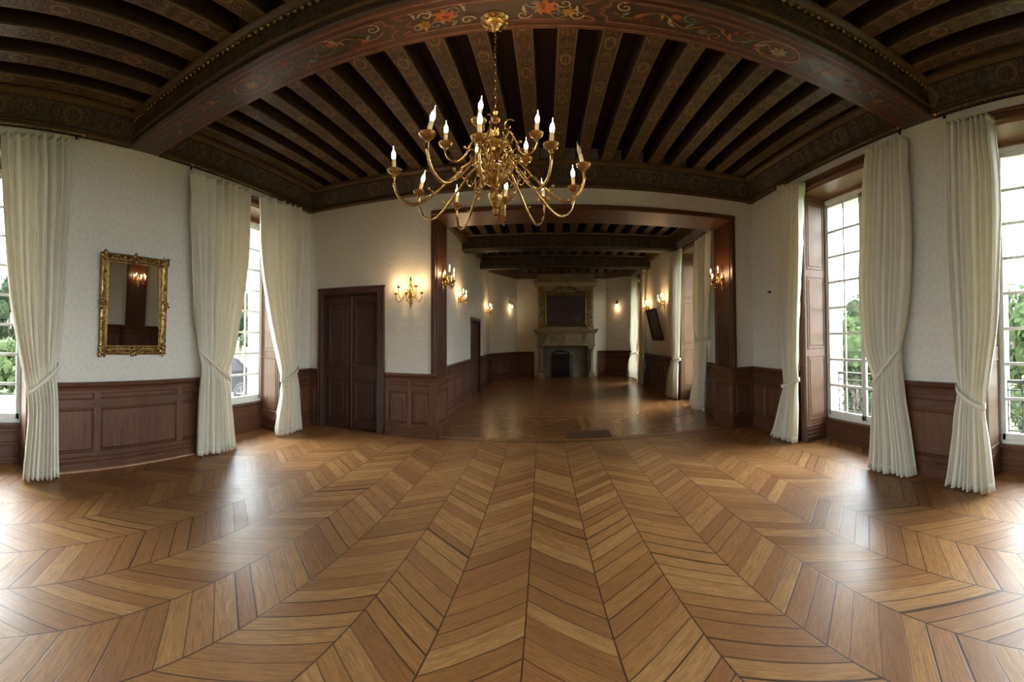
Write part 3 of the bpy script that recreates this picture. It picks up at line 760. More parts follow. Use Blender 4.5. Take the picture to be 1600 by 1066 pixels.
for a, b, s in ((DX0+.03, xm-.003, 1), (xm+.003, DX1-.03, -1)):
    m = MB(); yd = YF+.13
    m.bbox((a, yd, .012), (b, yd+.045, DZ-.03), .004)
    for z0, z1 in ((.16, .86), (1.12, 2.20)):
        for q in (0, 1):
            i0 = .10+q*.03; tk = .016-q*.006
            m.bbox((a+i0, yd-tk, z0+q*.03), (a+i0+.022, yd, z1-q*.03), .005); m.bbox((b-i0-.022, yd-tk, z0+q*.03), (b-i0, yd, z1-q*.03), .005)
            m.bbox((a+i0, yd-tk, z0+q*.03), (b-i0, yd, z0+q*.03+.022), .005); m.bbox((a+i0, yd-tk, z1-q*.03-.022), (b-i0, yd, z1-q*.03), .005)
        m.bbox((a+.20, yd-.008, z0+.10), (b-.20, yd, z1-.10), .007)
    if s < 0: m.bbox((a-.025, yd-.018, .012), (a+.02, yd, DZ-.04), .008)
    lf = m.build('door_leaf', M['door'], e)
    m = MB(); hx = (b-.10) if s > 0 else (a+.11); hz = 1.13
    m.bbox((hx-.03, yd-.022, hz-.05), (hx+.03, yd-.015, hz+.05), .003); m.tube([(hx, yd-.02, hz), (hx, yd-.065, hz), (hx+s*.0-s*.10, yd-.07, hz+.004)], .011, 8)
    if s < 0: m.bbox((hx-.09, yd-.05, hz-.03), (hx+.09, yd-.012, hz+.02), .005)
    tag(m.build('door_handle', M['oldbrass'], lf, smooth=40), 'dull brass lever handle')
e = empty('door_2', (FXL, 14.65, 0), 0, 'narrow dark door in the far room\'s left wall', 'door', kind='structure')
m = MB()
for y in (13.68, 15.54): m.bbox((FXL-.12, y, 0), (FXL+.03, y+.08, 2.14), .008)
m.bbox((FXL-.12, 13.66, 2.06), (FXL+.035, 15.64, 2.16), .008); m.build('door_frame', M['door'], e)
m = MB(); m.bbox((FXL-.14, 13.76, .012), (FXL-.06, 15.54, 2.06), .004)
for z0, z1 in ((.2, .9), (1.1, 1.95)):
    for ya, yb in ((13.9, 14.58), (14.72, 15.4)): m.bbox((FXL-.07, ya, z0), (FXL-.045, yb, z1), .012)
lf = m.build('door_leaf', M['door'], e)
m = MB(); m.lathe([(.012, 0), (.012, .03), (.03, .045), (.03, .06), (.005, .07)], (FXL-.06, 14.6, 1.05), 12, (1, 0, 0)); m.build('door_knob', M['brass'], lf, smooth=40)

# ------------------------------------------------------------------ curtains
def curtain(wallx, sg, rows, tie, label, group, folds=7, d=.205, seed=0, tieside=None, bottom=.012, cloth='curtain'):
    """rows: (py_left, px_left, py_right, px_right) silhouette measured on the cloth's own plane, top to bottom;
       tie: ((px,py),(px,py)) ends of the band; sg: +1 when the room is on +x side of the wall"""
    xp = wallx+sg*d; rnd = random.Random(seed)
    A = [at(r[1], r[0], 'x', xp) for r in rows]; B = [at(r[3], r[2], 'x', xp) for r in rows]
    A[-1].z = B[-1].z = bottom
    A = smoothpath(A, 6); B = smoothpath(B, 6); n = len(A)
    t0 = at(tie[0][0], tie[0][1], 'x', xp); t1 = at(tie[1][0], tie[1][1], 'x', xp); tz = (t0.z+t1.z)/2
    ph = rnd.random()*6; c = A[0]+(B[0]-A[0])*.5
    root = empty('curtain', (xp, (A[-1].y+B[-1].y)/2, 0), 0, label, 'curtain', group)
    NU = folds*14; amps = [.65+.7*rnd.random() for _ in range(folds+1)]
    zt = max(A[0].z, B[0].z)
    vs = []
    top = (A[0].z+B[0].z)/2
    for j in range(n):
        w = (B[j]-A[j]).length
        for i in range(NU+1):
            u = i/NU; p = A[j]+(B[j]-A[j])*u
            head = max(0, 1-(top-p.z)/.30)
            dtie = abs(p.z-(t0.z+(t1.z-t0.z)*u))
            squeeze = math.exp(-(dtie/.16)**2)
            below = p.z < (t0.z+(t1.z-t0.z)*u)
            k = min(folds, int(u*folds)); am = amps[k]*(1-(u*folds-k))+amps[min(folds, k+1)]*(u*folds-k)
            a = (.074+.012*math.sin(p.z*1.1+u*4))*am*(1-.1*head)*(1-.6*squeeze)*(1.15 if below else 1.)
            drift = 1.1*mnoise.noise(Vector((u*2.5, p.z*.45, seed*1.7+(5 if below else 0))))
            wv = abs(math.cos(PI*folds*u+ph*.3+drift*1.6))
            y = (2*wv**(.8+1.6*head)-1)*a+.16*a*math.sin(2*PI*folds*2.3*u+drift*5+p.z*.5)
            env = math.sin(PI*u)**.5
            bul = (.05*env*squeeze)+(.05*env*(1 if below else .6)*(1-head)*(1-squeeze))
            e_ = mnoise.noise(Vector((u*9, p.z*5, seed*3.1)))*.008
            zj = p.z
            if j == n-1: zj = bottom+.006*math.sin(u*23+seed)+.008
            vs.append(Vector((xp+sg*(y+bul+e_), p.y, zj)))
    m = MB(); W = NU+1
    m.add(vs, [(j*W+i, j*W+i+1, (j+1)*W+i+1, (j+1)*W+i) for j in range(n-1) for i in range(NU)])
    dr = m.build('drape', M[cloth], root, smooth=180, solidify=.003)
    # heading tape
    m = MB(); vs2 = []
    hh = .075
    for i in range(NU+1):
        p = vs[i]; q = vs[W*1+i]
        vs2 += [p+Vector((sg*.006, 0, .004)), p+(q-p).normalized()*hh+Vector((sg*.007, 0, 0))]
    m.add(vs2, [(2*i, 2*i+1, 2*i+3, 2*i+2) for i in range(NU)]); m.build('heading_tape', M[cloth], root, smooth=180, solidify=.004)
    # hem line band near the floor
    m = MB(); vs2 = []
    for i in range(NU+1):
        p = vs[(n-1)*W+i]; q = vs[(n-3)*W+i]
        vs2 += [p+Vector((sg*.004, 0, .0)), p+(q-p).normalized()*.09+Vector((sg*.005, 0, 0))]
    m.add(vs2, [(2*i, 2*i+1, 2*i+3, 2*i+2) for i in range(NU)]); m.build('hem', M[cloth], root, smooth=180, solidify=.003)
    # tieback: a soft band wrapped round the gathered cloth and drawn to the wall
    m = MB(); K = 36; bw = .055; vs2 = []
    cy = (t0.y+t1.y)/2; hw = abs(t1.y-t0.y)/2+.012
    for i in range(K):
        a = 2*PI*i/K
        yy = cy+hw*math.cos(a); f = (yy-t0.y)/(t1.y-t0.y)
        zz = t0.z+(t1.z-t0.z)*f
        xx = xp+sg*(.03+.10*math.sin(a)) if math.sin(a) > 0 else xp+sg*(.03+.12*math.sin(a))
        zz -= .025*max(0, math.sin(a))
        s = .5*bw*(1+.12*math.sin(i*1.7))
        vs2 += [Vector((xx, yy, zz-s)), Vector((xx+sg*.006, yy, zz)), Vector((xx, yy, zz+s))]
    fs = []
    for i in range(K):
        j = (i+1) % K
        for q in (0, 1): fs.append((i*3+q, j*3+q, j*3+q+1, i*3+q+1))
    m.add(vs2, fs); m.build('tieback', M[cloth], root, smooth=180, solidify=.008)
    return root
def rows(*r): return [(a, b, c, d) for a, b, c, d in r]
CG = 'cream curtains of the first room'
# (py,px) left edge, (py,px) right edge
curtain(XL, 1, rows((206, 0, 217, 108), (300, 2, 300, 106), (400, 8, 400, 100), (480, 16, 480, 96), (550, 28, 545, 90), (605, 39, 585, 88), (640, 42, 625, 90), (690, 38, 690, 91), (752, 32, 742, 92)),
        ((40, 612), (89, 572)), 'long cream curtain at the left end, drawn back beside the mirror', CG, 8, seed=1)
curtain(XL, 1, rows((268, 299, 299, 393), (340, 300, 340, 391), (420, 303, 420, 387), (490, 306, 490, 376), (545, 309, 550, 366), (575, 312, 585, 356), (620, 309, 630, 360), (670, 307, 680, 365), (712, 306, 704, 367)),
        ((311, 549), (357, 592)), 'cream curtain right of the mirror, at the car window\'s left side', CG, 8, seed=2)
curtain(XL, 1, rows((304, 405, 326, 472), (370, 406, 370, 471), (440, 412, 440, 468), (510, 422, 510, 465), (560, 433, 560, 463), (592, 438, 580, 462), (620, 436, 620, 464), (650, 432, 650, 466), (673, 430, 669, 467)),
        ((438, 594), (463, 575)), 'cream curtain in the left corner next to the double door', CG, 6, seed=3)
curtain(XR, -1, rows((291, 1217, 284, 1255), (350, 1219, 340, 1255), (420, 1221, 420, 1254), (500, 1223, 500, 1251), (560, 1225, 560, 1249), (596, 1226, 596, 1248), (625, 1222, 625, 1248), (660, 1214, 660, 1248), (696, 1208, 693, 1247)),
        ((1225, 602), (1249, 593)), 'slim cream curtain beside the wooden shutters, by the dark corner wainscot', CG, 5, seed=4)
curtain(XR, -1, rows((233, 1355, 214, 1413), (300, 1351, 300, 1419), (390, 1347, 380, 1421), (460, 1346, 450, 1418), (530, 1352, 500, 1413), (585, 1364, 545, 1407), (630, 1369, 600, 1409), (690, 1366, 680, 1421), (752, 1362, 752, 1430)),
        ((1366, 600), (1407, 545)), 'cream curtain between the two right windows, nearer the wide opening', CG, 8, seed=5)
curtain(XR, -1, rows((193, 1477, 179, 1549), (270, 1479, 270, 1559), (350, 1481, 350, 1561), (430, 1485, 430, 1560), (510, 1490, 510, 1557), (570, 1494, 575, 1548), (612, 1497, 632, 1540), (680, 1492, 690, 1547), (776, 1481, 782, 1556)),
        ((1497, 604), (1540, 634)), 'cream curtain at the right end beside the railed window', CG, 8, seed=6)
FG = 'curtains of the far room'
curtain(FXR, -1, rows((377, 1086, 360, 1113), (430, 1086, 430, 1112), (500, 1086, 500, 1109), (560, 1087, 550, 1107), (600, 1085, 600, 1104), (638, 1078, 637, 1102)),
        ((1088, 530), (1108, 528)), 'shaded far room curtain just beside the opening\'s right jamb', FG, 5, seed=7, d=.15)
curtain(FXR, -1, rows((395, 1050, 388, 1066), (440, 1050, 440, 1066), (500, 1049, 500, 1065), (550, 1050, 550, 1063), (562, 1051, 562, 1062), (590, 1047, 590, 1061), (620, 1044, 619, 1060)),
        ((1050, 565), (1063, 561)), 'bright far room curtain between the tilted picture and the wooden shutter', FG, 4, seed=8, d=.15, cloth='curtain_backlit')
curtain(FXR, -1, rows((433, 986, 432, 998), (480, 986, 480, 998), (530, 986, 530, 997), (552, 987, 552, 995), (570, 983, 570, 996), (591, 980, 591, 997)),
        ((986, 553), (996, 551)), 'sunlit narrow far room curtain nearest the fireplace', FG, 4, seed=9, d=.15, cloth='curtain_backlit')
curtain(FXR, -1, rows((424, 1001, 420, 1008), (480, 1001, 480, 1008), (540, 1001, 540, 1008), (560, 1001, 560, 1007), (596, 1000, 600, 1008)),
        ((1001, 550), (1007, 551)), 'tan shaded far room curtain left of the tilted picture', FG, 3, seed=10, d=.15)

def curtain_rod(wallx, sg, p0, p1, z, label, group, rings, d=.14):
    x = wallx+sg*d
    e = empty('curtain_rod', (x, (p0+p1)/2, z), 0, label, 'curtain rod', group)
    m = MB(); m.tube([(x, p0, z), (x, p1, z)], .012, 10); m.build('rod', M['oldbrass'], e, smooth=40)
    for p, s in ((p0, -1), (p1, 1)):
        m = MB(); m.lathe([(.011, 0), (.018, .005), (.012, .015), (.024, .035), (.024, .05), (.010, .065), (.004, .075)], (x, p, z), 12, (0, s, 0)); m.build('finial', M['brass'], e, smooth=40)
    for p in (p0+.03, p1-.03):
        m = MB(); m.tube([(wallx, p, z), (x, p, z)], .008, 8); m.lathe([(.025, 0), (.025, .008), (.01, .012)], (wallx, p, z), 10, (sg, 0, 0)); m.build('bracket', M['iron'], e, smooth=40)
    for a, b, n in rings:
        for i in range(n):
            y = a+(b-a)*(i+.5)/n
            m = MB(); m.tube([(x+.019*math.cos(t*PI/5), y, z-.010+.019*math.sin(t*PI/5)) for t in range(10)], .003, 5, close=True); m.build('ring', M['brass'], e, smooth=60)
    return e
RG = 'curtain rods above the windows'
curtain_rod(XL, 1, -1.35, 1.97, 3.875, 'thin dark curtain rod at the left end above the lawn window', RG, [(.75, 1.85, 9)])
curtain_rod(XL, 1, 4.06, 7.30, 3.875, 'thin dark curtain rod above the left window with the parked car', RG, [(4.15, 5.55, 10), (5.85, 7.2, 10)])
curtain_rod(XR, -1, 3.42, 6.6, 3.875, 'curtain rod above the right window that has wooden shutters', RG, [(3.5, 4.0, 8), (5.75, 6.5, 6)])
curtain_rod(XR, -1, -.4, 2.70, 3.875, 'curtain rod above the right end window', RG, [(1.95, 2.62, 9)])
curtain_rod(FXR, -1, 9.6, 13.0, 3.80, 'curtain rod of the far room window nearest the opening', RG, [(9.8, 10.6, 6), (12.0, 12.8, 6)])
curtain_rod(FXR, -1, 16.4, 19.3, 3.88, 'curtain rod of the far room window by the fireplace', RG, [(18.5, 19.2, 5)])

# ------------------------------------------------------------------ candle lights
BULB_PROF = [(.0, 0), (.011, .002), (.017, .016), (.0185, .032), (.015, .050), (.0070, .064), (.0020, .076), (.0008, .100)]
LAMP = (1., .64, .31)
def point(loc, w, r=.02, col=LAMP):
    l = bpy.data.lights.new('bulb_light', 'POINT'); l.energy = w; l.color = col; l.shadow_soft_size = r
    o = bpy.data.objects.new('bulb_light', l); COL.objects.link(o); o.location = loc; return o
def candle_parts(parent, base, axis, lit=True, s=1., hc=.085, world=True):
    A = Vector(axis).normalized(); base = Vector(base)
    m = MB(); m.lathe([(.012*s, -.035*s), (.016*s, -.028*s), (.010*s, -.018*s), (.030*s, -.012*s), (.052*s, .004*s), (.060*s, .020*s), (.057*s, .021*s), (.046*s, .008*s), (.020*s, .004*s), (.020*s, .018*s), (.0, .018*s)], base, 18)
    pan = m.build('drip_pan', M['brass'], parent, smooth=50, world=world)
    m = MB(); m.lathe([(.0, .012*s), (.0165*s, .012*s), (.0165*s, hc*s), (.013*s, hc*s+.006), (0, hc*s+.006)], base, 12, A); m.build('candle_sleeve', M['candle'], pan, smooth=40, world=world)
    m = MB(); m.lathe([(r*s*.98, z*s*.95) for r, z in BULB_PROF], base+A*(hc*s+.004), 12, A); b = m.build('bulb', M['bulb'] if lit else M['deadbulb'], pan, smooth=60, world=world)
    if not lit: tag(b, 'unlit bulb')
    return base+A*(hc*s+.04*s)

# ------------------------------------------------------------------ chandelier
CXc, CYc = -.43, 3.24
ch = empty('chandelier', (CXc, CYc, 2.40), 0, 'large two-tiered brass chandelier with candle bulbs below the painted beam', 'chandelier')
m = MB(); m.lathe([(.0, 3.895), (.125, 3.894), (.128, 3.885), (.118, 3.872), (.10, 3.868), (.095, 3.85), (.07, 3.835), (.05, 3.83), (.03, 3.80), (.012, 3.795), (.0, 3.79)], (CXc, CYc, 0), 28)
for i in range(10):
    a = i*2*PI/10; m.lathe([(0, -.016), (.014, -.01), (.018, 0), (.014, .01), (0, .016)], (CXc+.1*math.cos(a), CYc+.1*math.sin(a), 3.862), 8)
m.build('ceiling_rose', M['brass'], ch, smooth=40)
m = MB(); z = 3.79; i = 0
while z > 3.14:
    pts = [(math.cos(t*PI/6)*.010, 0, math.sin(t*PI/6)*.021) for t in range(12)]
    pts = [(CXc+(p[0] if i % 2 else 0), CYc+(0 if i % 2 else p[0]), z-.02+p[2]) for p in pts]
    m.tube(pts, .0035, 5, close=True); z -= .033; i += 1
m.build('chain', M['brass'], ch, smooth=60)
prof = [(0, 3.15), (.010, 3.145), (.018, 3.13), (.024, 3.115), (.018, 3.10), (.012, 3.09), (.036, 3.075), (.042, 3.06), (.034, 3.045), (.016, 3.035), (.026, 3.02), (.034, 3.00), (.036, 2.98), (.028, 2.95), (.020, 2.935), (.05, 2.92),
        (.085, 2.905), (.095, 2.88), (.085, 2.855), (.06, 2.84), (.078, 2.825), (.08, 2.81), (.05, 2.795), (.030, 2.78), (.045, 2.76), (.058, 2.735), (.055, 2.71), (.04, 2.695), (.065, 2.68), (.10, 2.665), (.115, 2.64), (.105, 2.615), (.075, 2.595),
        (.05, 2.585), (.035, 2.57), (.055, 2.555), (.058, 2.535), (.064, 2.51), (.058, 2.485), (.035, 2.455), (.025, 2.435), (.032, 2.42), (.024, 2.40), (.012, 2.39), (.018, 2.375), (.008, 2.36), (0, 2.35)]
m = MB(); m.lathe(prof, (CXc, CYc, 0), 28); m.build('shaft', M['brass'], ch, smooth=40)
m = MB()
for i in range(12):
    a = i*PI/6+.2; d = Vector((math.cos(a), math.sin(a), 0)); c = Vector((CXc, CYc, 2.60 if i % 2 else 2.78)); s_ = 1 if i % 2 else .8
    m.tube(smoothpath([c+d*.05, c+d*.13*s_+Vector((0, 0, .05)), c+d*.20*s_+Vector((0, 0, .01)), c+d*.19*s_+Vector((0, 0, -.06)), c+d*.14*s_+Vector((0, 0, -.05)), c+d*.15*s_+Vector((0, 0, -.01))], 5), [.009-.00022*k for k in range(26)], 6)
    m.lathe([(0, -.014), (.010, -.010), (.014, 0), (.010, .010), (.003, .014), (.003, .03), (0, .03)], c+d*.17*s_+Vector((0, 0, -.085)), 8)
m.build('scroll_ornament', M['brass'], ch, smooth=60)
def chand_arm(pan, bulbpx, tier, lit=True):
    """pan: pixel of the drip pan; the arm's height is fixed by its tier, so its reach follows"""
    zp = 2.68 if tier == 0 else 2.90
    P = at(pan[0], pan[1], 'z', zp); T = at(bulbpx[0], bulbpx[1], 'y', P.y)
    r = Vector((P.x-CXc, P.y-CYc, 0)); R = r.length; d = r/R
    if tier == 0:
        q = [(.08, 2.64), (.15, 2.74), (.24*R+.03, 2.73), (.45*R, 2.62), (.64*R, 2.505), (.80*R, 2.455), (.94*R, 2.50), (R, 2.59), (R, 2.655)]
    else:
        q = [(.06, 2.86), (.10, 2.93), (.30*R+.02, 2.955), (.48*R, 2.90), (.58*R, 2.82), (.74*R, 2.775), (.92*R, 2.80), (R, 2.85), (R, 2.88)]
    pts = smoothpath([(CXc+d.x*a, CYc+d.y*a, b) for a, b in q], 6)
    m = MB(); m.tube(pts, .0115 if tier == 0 else .0095, 8)
    # scroll and little knob riding on the arm
    c = pts[10]; sp = []
    for i in range(15):
        a = PI*.2+i*.42; rr = .055*(1-i/17)
        sp.append(c+Vector((0, 0, .045))+d*(rr*math.cos(a))+Vector((0, 0, rr*math.sin(a))))
    m.tube(sp, .006, 6)
    c2 = pts[24]; up = Vector((0, 0, 1))
    m.tube(smoothpath([c2, c2+up*.035-d*.02, c2+up*.05+d*.01], 4), .005, 6); m.lathe([(0, -.012), (.010, -.008), (.013, 0), (.010, .008), (0, .012)], c2+up*.055+d*.012, 8)
    c3 = pts[14]
    m.tube(smoothpath([c3, c3-up*.05+d*.01, c3-up*.08-d*.03, c3-up*.06-d*.05, c3-up*.045-d*.03], 4), .005, 6)
    arm = m.build('arm', M['brass'], ch, smooth=60)
    ax = (T-P); ax.y = 0
    if ax.z < .02: ax = Vector((0, 0, 1))
    ax = ax.normalized(); ax.x = max(-.30, min(.30, ax.x))
    t = candle_parts(arm, P, ax, lit, 1.05)
    if lit: return t
ARMS = [((616, 270), (615, 240), 0, 1), ((655, 303), (664, 283), 0, 1), ((714, 323), (714, 298), 0, 1), ((668, 214), (677, 184), 0, 1), ((749, 219), (750, 180), 0, 1),
        ((861, 231), (863, 197), 0, 1), ((912, 262), (903, 228), 0, 0), ((896, 296), (895, 268), 0, 1), ((850, 314), (847, 287), 0, 1), ((789, 314), (791, 290), 0, 1),
        ((696, 228), (697, 200), 1, 1), ((748, 193), (752, 157), 1, 1), ((838, 213), (840, 182), 1, 1), ((822, 252), (822, 226), 1, 1), ((744, 256), (746, 232), 1, 1)]
for pan, bp_, t, lit in ARMS:
    b = chand_arm(pan, bp_, t, lit)
    if b is not None: point(b, 2.6)

# ------------------------------------------------------------------ wall sconces
def make_sconce(lit=(1, 1, 1, 1, 1)):
    root = empty('wall_sconce', (0, 0, 0))
    m = MB()
    m.lathe([(.0, -.26), (.008, -.25), (.018, -.22), (.03, -.19), (.05, -.15), (.062, -.10), (.058, -.05), (.042, -.02), (.05, .0), (.058, .04), (.045, .09), (.028, .13), (.02, .17), (.026, .20), (.018, .23), (.006, .26), (0, .265)], (0, 0, 0), 20, (0, 0, 1), 1.0, .35)
    m.build('backplate', M['brass'], root, smooth=50, world=False)
    m = MB(); m.lathe([(0, 0), (.03, 0), (.035, .02), (.02, .045), (.028, .06), (.03, .085), (.015, .105), (0, .11)], (0, .015, -.06), 14, (0, 1, 0)); m.build('boss', M['brass'], root, smooth=50, world=False)
    spec = [(78, .30, -.02, 0), (-78, .30, -.02, 0), (0, .20, -.03, 0), (48, .25, .08, 1), (-48, .25, .08, 1)]
    for q, (deg, R, zp, tier) in enumerate(spec):
        a = math.radians(deg); d = Vector((math.sin(a), math.cos(a)*.75+.08, 0)).normalized()
        o = Vector((0, .05, -.06 if tier == 0 else -.01))
        pts = [o, o+d*.05+Vector((0, 0, .06)), o+d*(.35*R)+Vector((0, 0, .05)), o+d*(.55*R)+Vector((0, 0, -.04)), o+d*(.78*R)+Vector((0, 0, -.085)), o+d*(.97*R)+Vector((0, 0, -.04)), Vector((0, 0, zp-.03))+Vector((o.x, o.y, 0))+d*R]
        m = MB(); m.tube(smoothpath(pts, 6), .0085, 7)
        c = o+d*(.28*R)+Vector((0, 0, .02)); m.tube([c+d*(.04*(1-i/15)*math.cos(i*.45))+Vector((0, 0, .04*(1-i/15)*math.sin(i*.45))) for i in range(13)], .005, 5)
        arm = m.build('arm', M['brass'], root, smooth=60, world=False)
        P = Vector((o.x, o.y, zp))+d*R
        candle_parts(arm, P, (0, 0, 1), lit[q], .74, .10, world=False)
    return root
SG = 'brass wall sconces'
proto = None
def sconce(loc, rz, label, w=3.2, lit=(1, 1, 1, 1, 1)):
    global proto
    if proto is None: o = proto = make_sconce()
    else: o = copy_tree(proto)
    o.location = loc; o.rotation_euler = (0, 0, rz); tag(o, label, 'wall sconce', SG)
    R = Matrix.Rotation(rz, 3, 'Z')
    for v in ((.27, .16, .14), (-.27, .16, .14), (0, .30, .14)):
        point(Vector(loc)+R @ Vector(v), w*.13)
    if sum(lit) < 5:
        for q, arm in enumerate([c for c in o.children if c.name.startswith('arm')]):
            if not lit[q]:
                pan = arm.children[0]
                for b in pan.children:
                    if b.name.startswith('bulb'): b.data = b.data.copy(); b.data.materials[0] = M['deadbulb']; b['label'] = 'unlit bulb'
    return o
# rotation: local +y is the direction out of the wall
s0 = at(641, 458, 'y', YF-.02)
sconce((s0.x, YF, s0.z), PI, 'brass candle sconce on the papered wall right of the double door', 3.6, (1, 0, 1, 1, 1))
s1 = at(697, 440, 'x', OX0+.05); sconce((OX0+.045, 8.30, 2.56), -PI/2, 'brass candle sconce on the wooden left jamb of the opening', 3.2)
sconce((OX1-.045, 8.22, 2.55), PI/2, 'brass candle sconce on the wooden right jamb of the opening', 3.2)
sconce((FXL, 11.75, 2.50), -PI/2, 'far room sconce on the left wall before the narrow door', 4.5)
sconce((FXL, 17.3, 2.52), -PI/2, 'far room sconce on the left wall beyond the narrow door', 4.5)
sconce((FXR, 15.95, 2.50), PI/2, 'far room sconce above the tilted picture, nearer the fireplace', 4.5)
sconce((FXR, 13.75, 2.52), PI/2, 'far room sconce above the tilted picture, nearer the bright curtain', 4.5)
# small wall lanterns on the canted corners
def lantern(loc, rz, label):
    e = empty('wall_lantern', loc, rz, label, 'wall lamp', 'wall lanterns beside the fireplace')
    m = MB(); m.lathe([(0, 0), (.04, .0), (.05, .012), (.02, .03), (0, .03)], (0, 0, .16), 14, (0, 1, 0)); m.tube(smoothpath([(0, .02, .16), (0, .10, .22), (0, .14, .16), (0, .14, .13)], 5), .009, 7)
    m.lathe([(.0, .155), (.012, .15), (.02, .14), (.075, .10), (.075, .092), (.0, .092)], (0, .14, 0), 14); m.build('bracket', M['iron'], e, smooth=40, world=False)
    m = MB(); m.lathe([(.03, -.075), (.055, -.06), (.068, 0), (.06, .07), (.05, .09), (.0, .09)], (0, .14, 0), 14); g = m.build('shade', M['p_cream'], e, smooth=50, world=False); g.data.materials[0] = M['glass']
    m = MB(); m.lathe([(0, -.05), (.025, -.04), (.034, -.005), (.022, .035), (.012, .06), (0, .065)], (0, .14, 0), 12); m.build('bulb', M['bulb'], e, smooth=60, world=False)
    point(Vector(loc)+Matrix.Rotation(rz, 3, 'Z') @ Vector((0, .16, -.10)), .45)
def on_cant(px, a, b, off=.0):
    d = ray(px, 476); n = (b-a); t = (a.x*n.y-a.y*n.x)/(d.x*n.y-d.y*n.x); return Vector((d.x*t, d.y*t))
q = on_cant(796.5, CLa, CLb); n = (CLb-CLa).normalized(); lantern((q.x, q.y, 2.78), math.atan2(-n.x, n.y)-PI/2-PI/2+PI/2, 'small dark wall lantern on the canted wall left of the fireplace')
q = on_cant(965, CRa, CRb); n = (CRb-CRa).normalized(); lantern((q.x, q.y, 2.78), math.atan2(-n.x, n.y)-PI/2, 'small dark wall lantern on the canted wall right of the fireplace')
# bare hook on the right wall
e = empty('wall_hook', (XR, 6.98, 2.26), 0, 'small dark hook on the papered wall of the right corner', 'hook')
m = MB(); m.lathe([(0, 0), (.022, 0), (.024, .006), (.01, .014), (.008, .05), (.016, .06), (.0, .07)], (XR, 6.98, 2.26), 10, (-1, 0, 0)); m.build('peg', M['iron'], e, smooth=40)
m = MB(); m.bbox((XR-.03, 6.955, 2.235), (XR-.0, 7.005, 2.247), .003); m.build('plate', M['iron'], e)

# ------------------------------------------------------------------ gilt mirror on the left wall
def mirror():
    y0, y1, z0, z1 = 2.345, 3.565, 1.345, 2.525
    e = empty('mirror', (XL, (y0+y1)/2, z0), 0, 'gilt framed mirror hung on the left wall above the wainscot', 'mirror')
    lean = .05
    X = lambda z, t: XL+.02+t+(z-z0)/(z1-z0)*lean
    fw = .135
    def ring(ins, t):
        return [(X(z0+ins, t), y0+ins*1.25, z0+ins), (X(z0+ins, t), y1-ins*1.25, z0+ins), (X(z1-ins, t), y1-ins*1.25, z1-ins), (X(z1-ins, t), y0+ins*1.25, z1-ins)]
    prof = [(0, -.01), (0, .03), (.012, .045), (.03, .05), (.045, .035), (.06, .028), (.085, .022), (.10, .034), (.11, .034), (.118, .018), (.118, .0)]
    vs = [Vector(p) for ins, t in prof for p in ring(ins*.95, t)]
    n = len(prof); fs = [(k*4+i, k*4+(i+1) % 4, k*4+4+(i+1) % 4, k*4+4+i) for k in range(n-1) for i in range(4)]
    m = MB(); m.add(vs, fs)
    fr = m.build('frame', M['gilt'], e)
    # carved foliage along the frame
    m = MB(); rr = random.Random(3)
    def lump(y, z, r, t=.045):
        m.lathe([(0, -.4*r), (.7*r, -.25*r), (r, 0), (.7*r, .35*r), (0, .5*r)], (X(z, t), y, z), 7, (1, rr.uniform(-.4, .4), rr.uniform(-.4, .4)), 1., rr.uniform(.5, 1))
    for i in range(46):
        u = (i+.5)/46
        for z in (z0+.045, z1-.045): lump(y0+.05+u*(y1-y0-.1), z+rr.uniform(-.025, .025), rr.uniform(.014, .028))
        for y in (y0+.055, y1-.055): lump(y+rr.uniform(-.03, .03), z0+.05+u*(z1-z0-.1), rr.uniform(.014, .028))
    for y in (y0+.05, y1-.05):
        for z in (z0+.045, z1-.045):
            for k in range(9): lump(y+rr.uniform(-.06, .06), z+rr.uniform(-.05, .05), rr.uniform(.022, .04), .055)
    for y, z in (((y0+y1)/2, z0+.04), ((y0+y1)/2, z1-.04), (y0+.04, (z0+z1)/2), (y1-.02, (z0+z1)/2)):
        for k in range(7): lump(y+rr.uniform(-.05, .05), z+rr.uniform(-.045, .045), rr.uniform(.02, .036), .055)
    m.build('carving', M['gilt'], fr, smooth=50)
    k = NT('silvered_glass'); sp = k.noise(k.pos(), 20, 5, .7); edge = k.maprange(sp, .62, .75, 0., .35)
    k.done(k.mix(edge, (.68, .66, .60, 1), (.2, .18, .15, 1)), .015, 1.); M['mirror'] = k.m
    m = MB(); a = ring(.105, .012); b = ring(.105, .005); m.add(a+b, [(0, 1, 2, 3), (7, 6, 5, 4), (0, 4, 5, 1), (1, 5, 6, 2), (2, 6, 7, 3), (3, 7, 4, 0)]); m.build('glass', M['mirror'], e)
mirror()

# ------------------------------------------------------------------ far room: tilted picture
e = empty('picture', (FXR, 14.5, 1.45), 0, 'dark framed picture tilting forward from the far room\'s right wall', 'picture')
ya, yb, zb, zt = 13.75, 15.15, 1.45, 2.36
TX = lambda z, t: FXR-.03-t-(z-zb)/(zt-zb)*.30
def quadbox(m, y0, y1, z0, z1, t0, t1):
    vs = [(TX(z, t), y, z) for t in (t0, t1) for (y, z) in ((y0, z0), (y1, z0), (y1, z1), (y0, z1))]
    m.add(vs, [(0, 1, 2, 3), (7, 6, 5, 4), (0, 4, 5, 1), (1, 5, 6, 2), (2, 6, 7, 3), (3, 7, 4, 0)])
m = MB()
quadbox(m, ya, yb, zb, zb+.1, 0, .06); quadbox(m, ya, yb, zt-.1, zt, 0, .06); quadbox(m, ya, ya+.14, zb+.1, zt-.1, 0, .06); quadbox(m, yb-.14, yb, zb+.1, zt-.1, 0, .06)
m.build('frame', M['door'], e)
k = NT('dark_canvas'); n = k.noise(k.pos(), 2.5, 4, .6, 1.0)
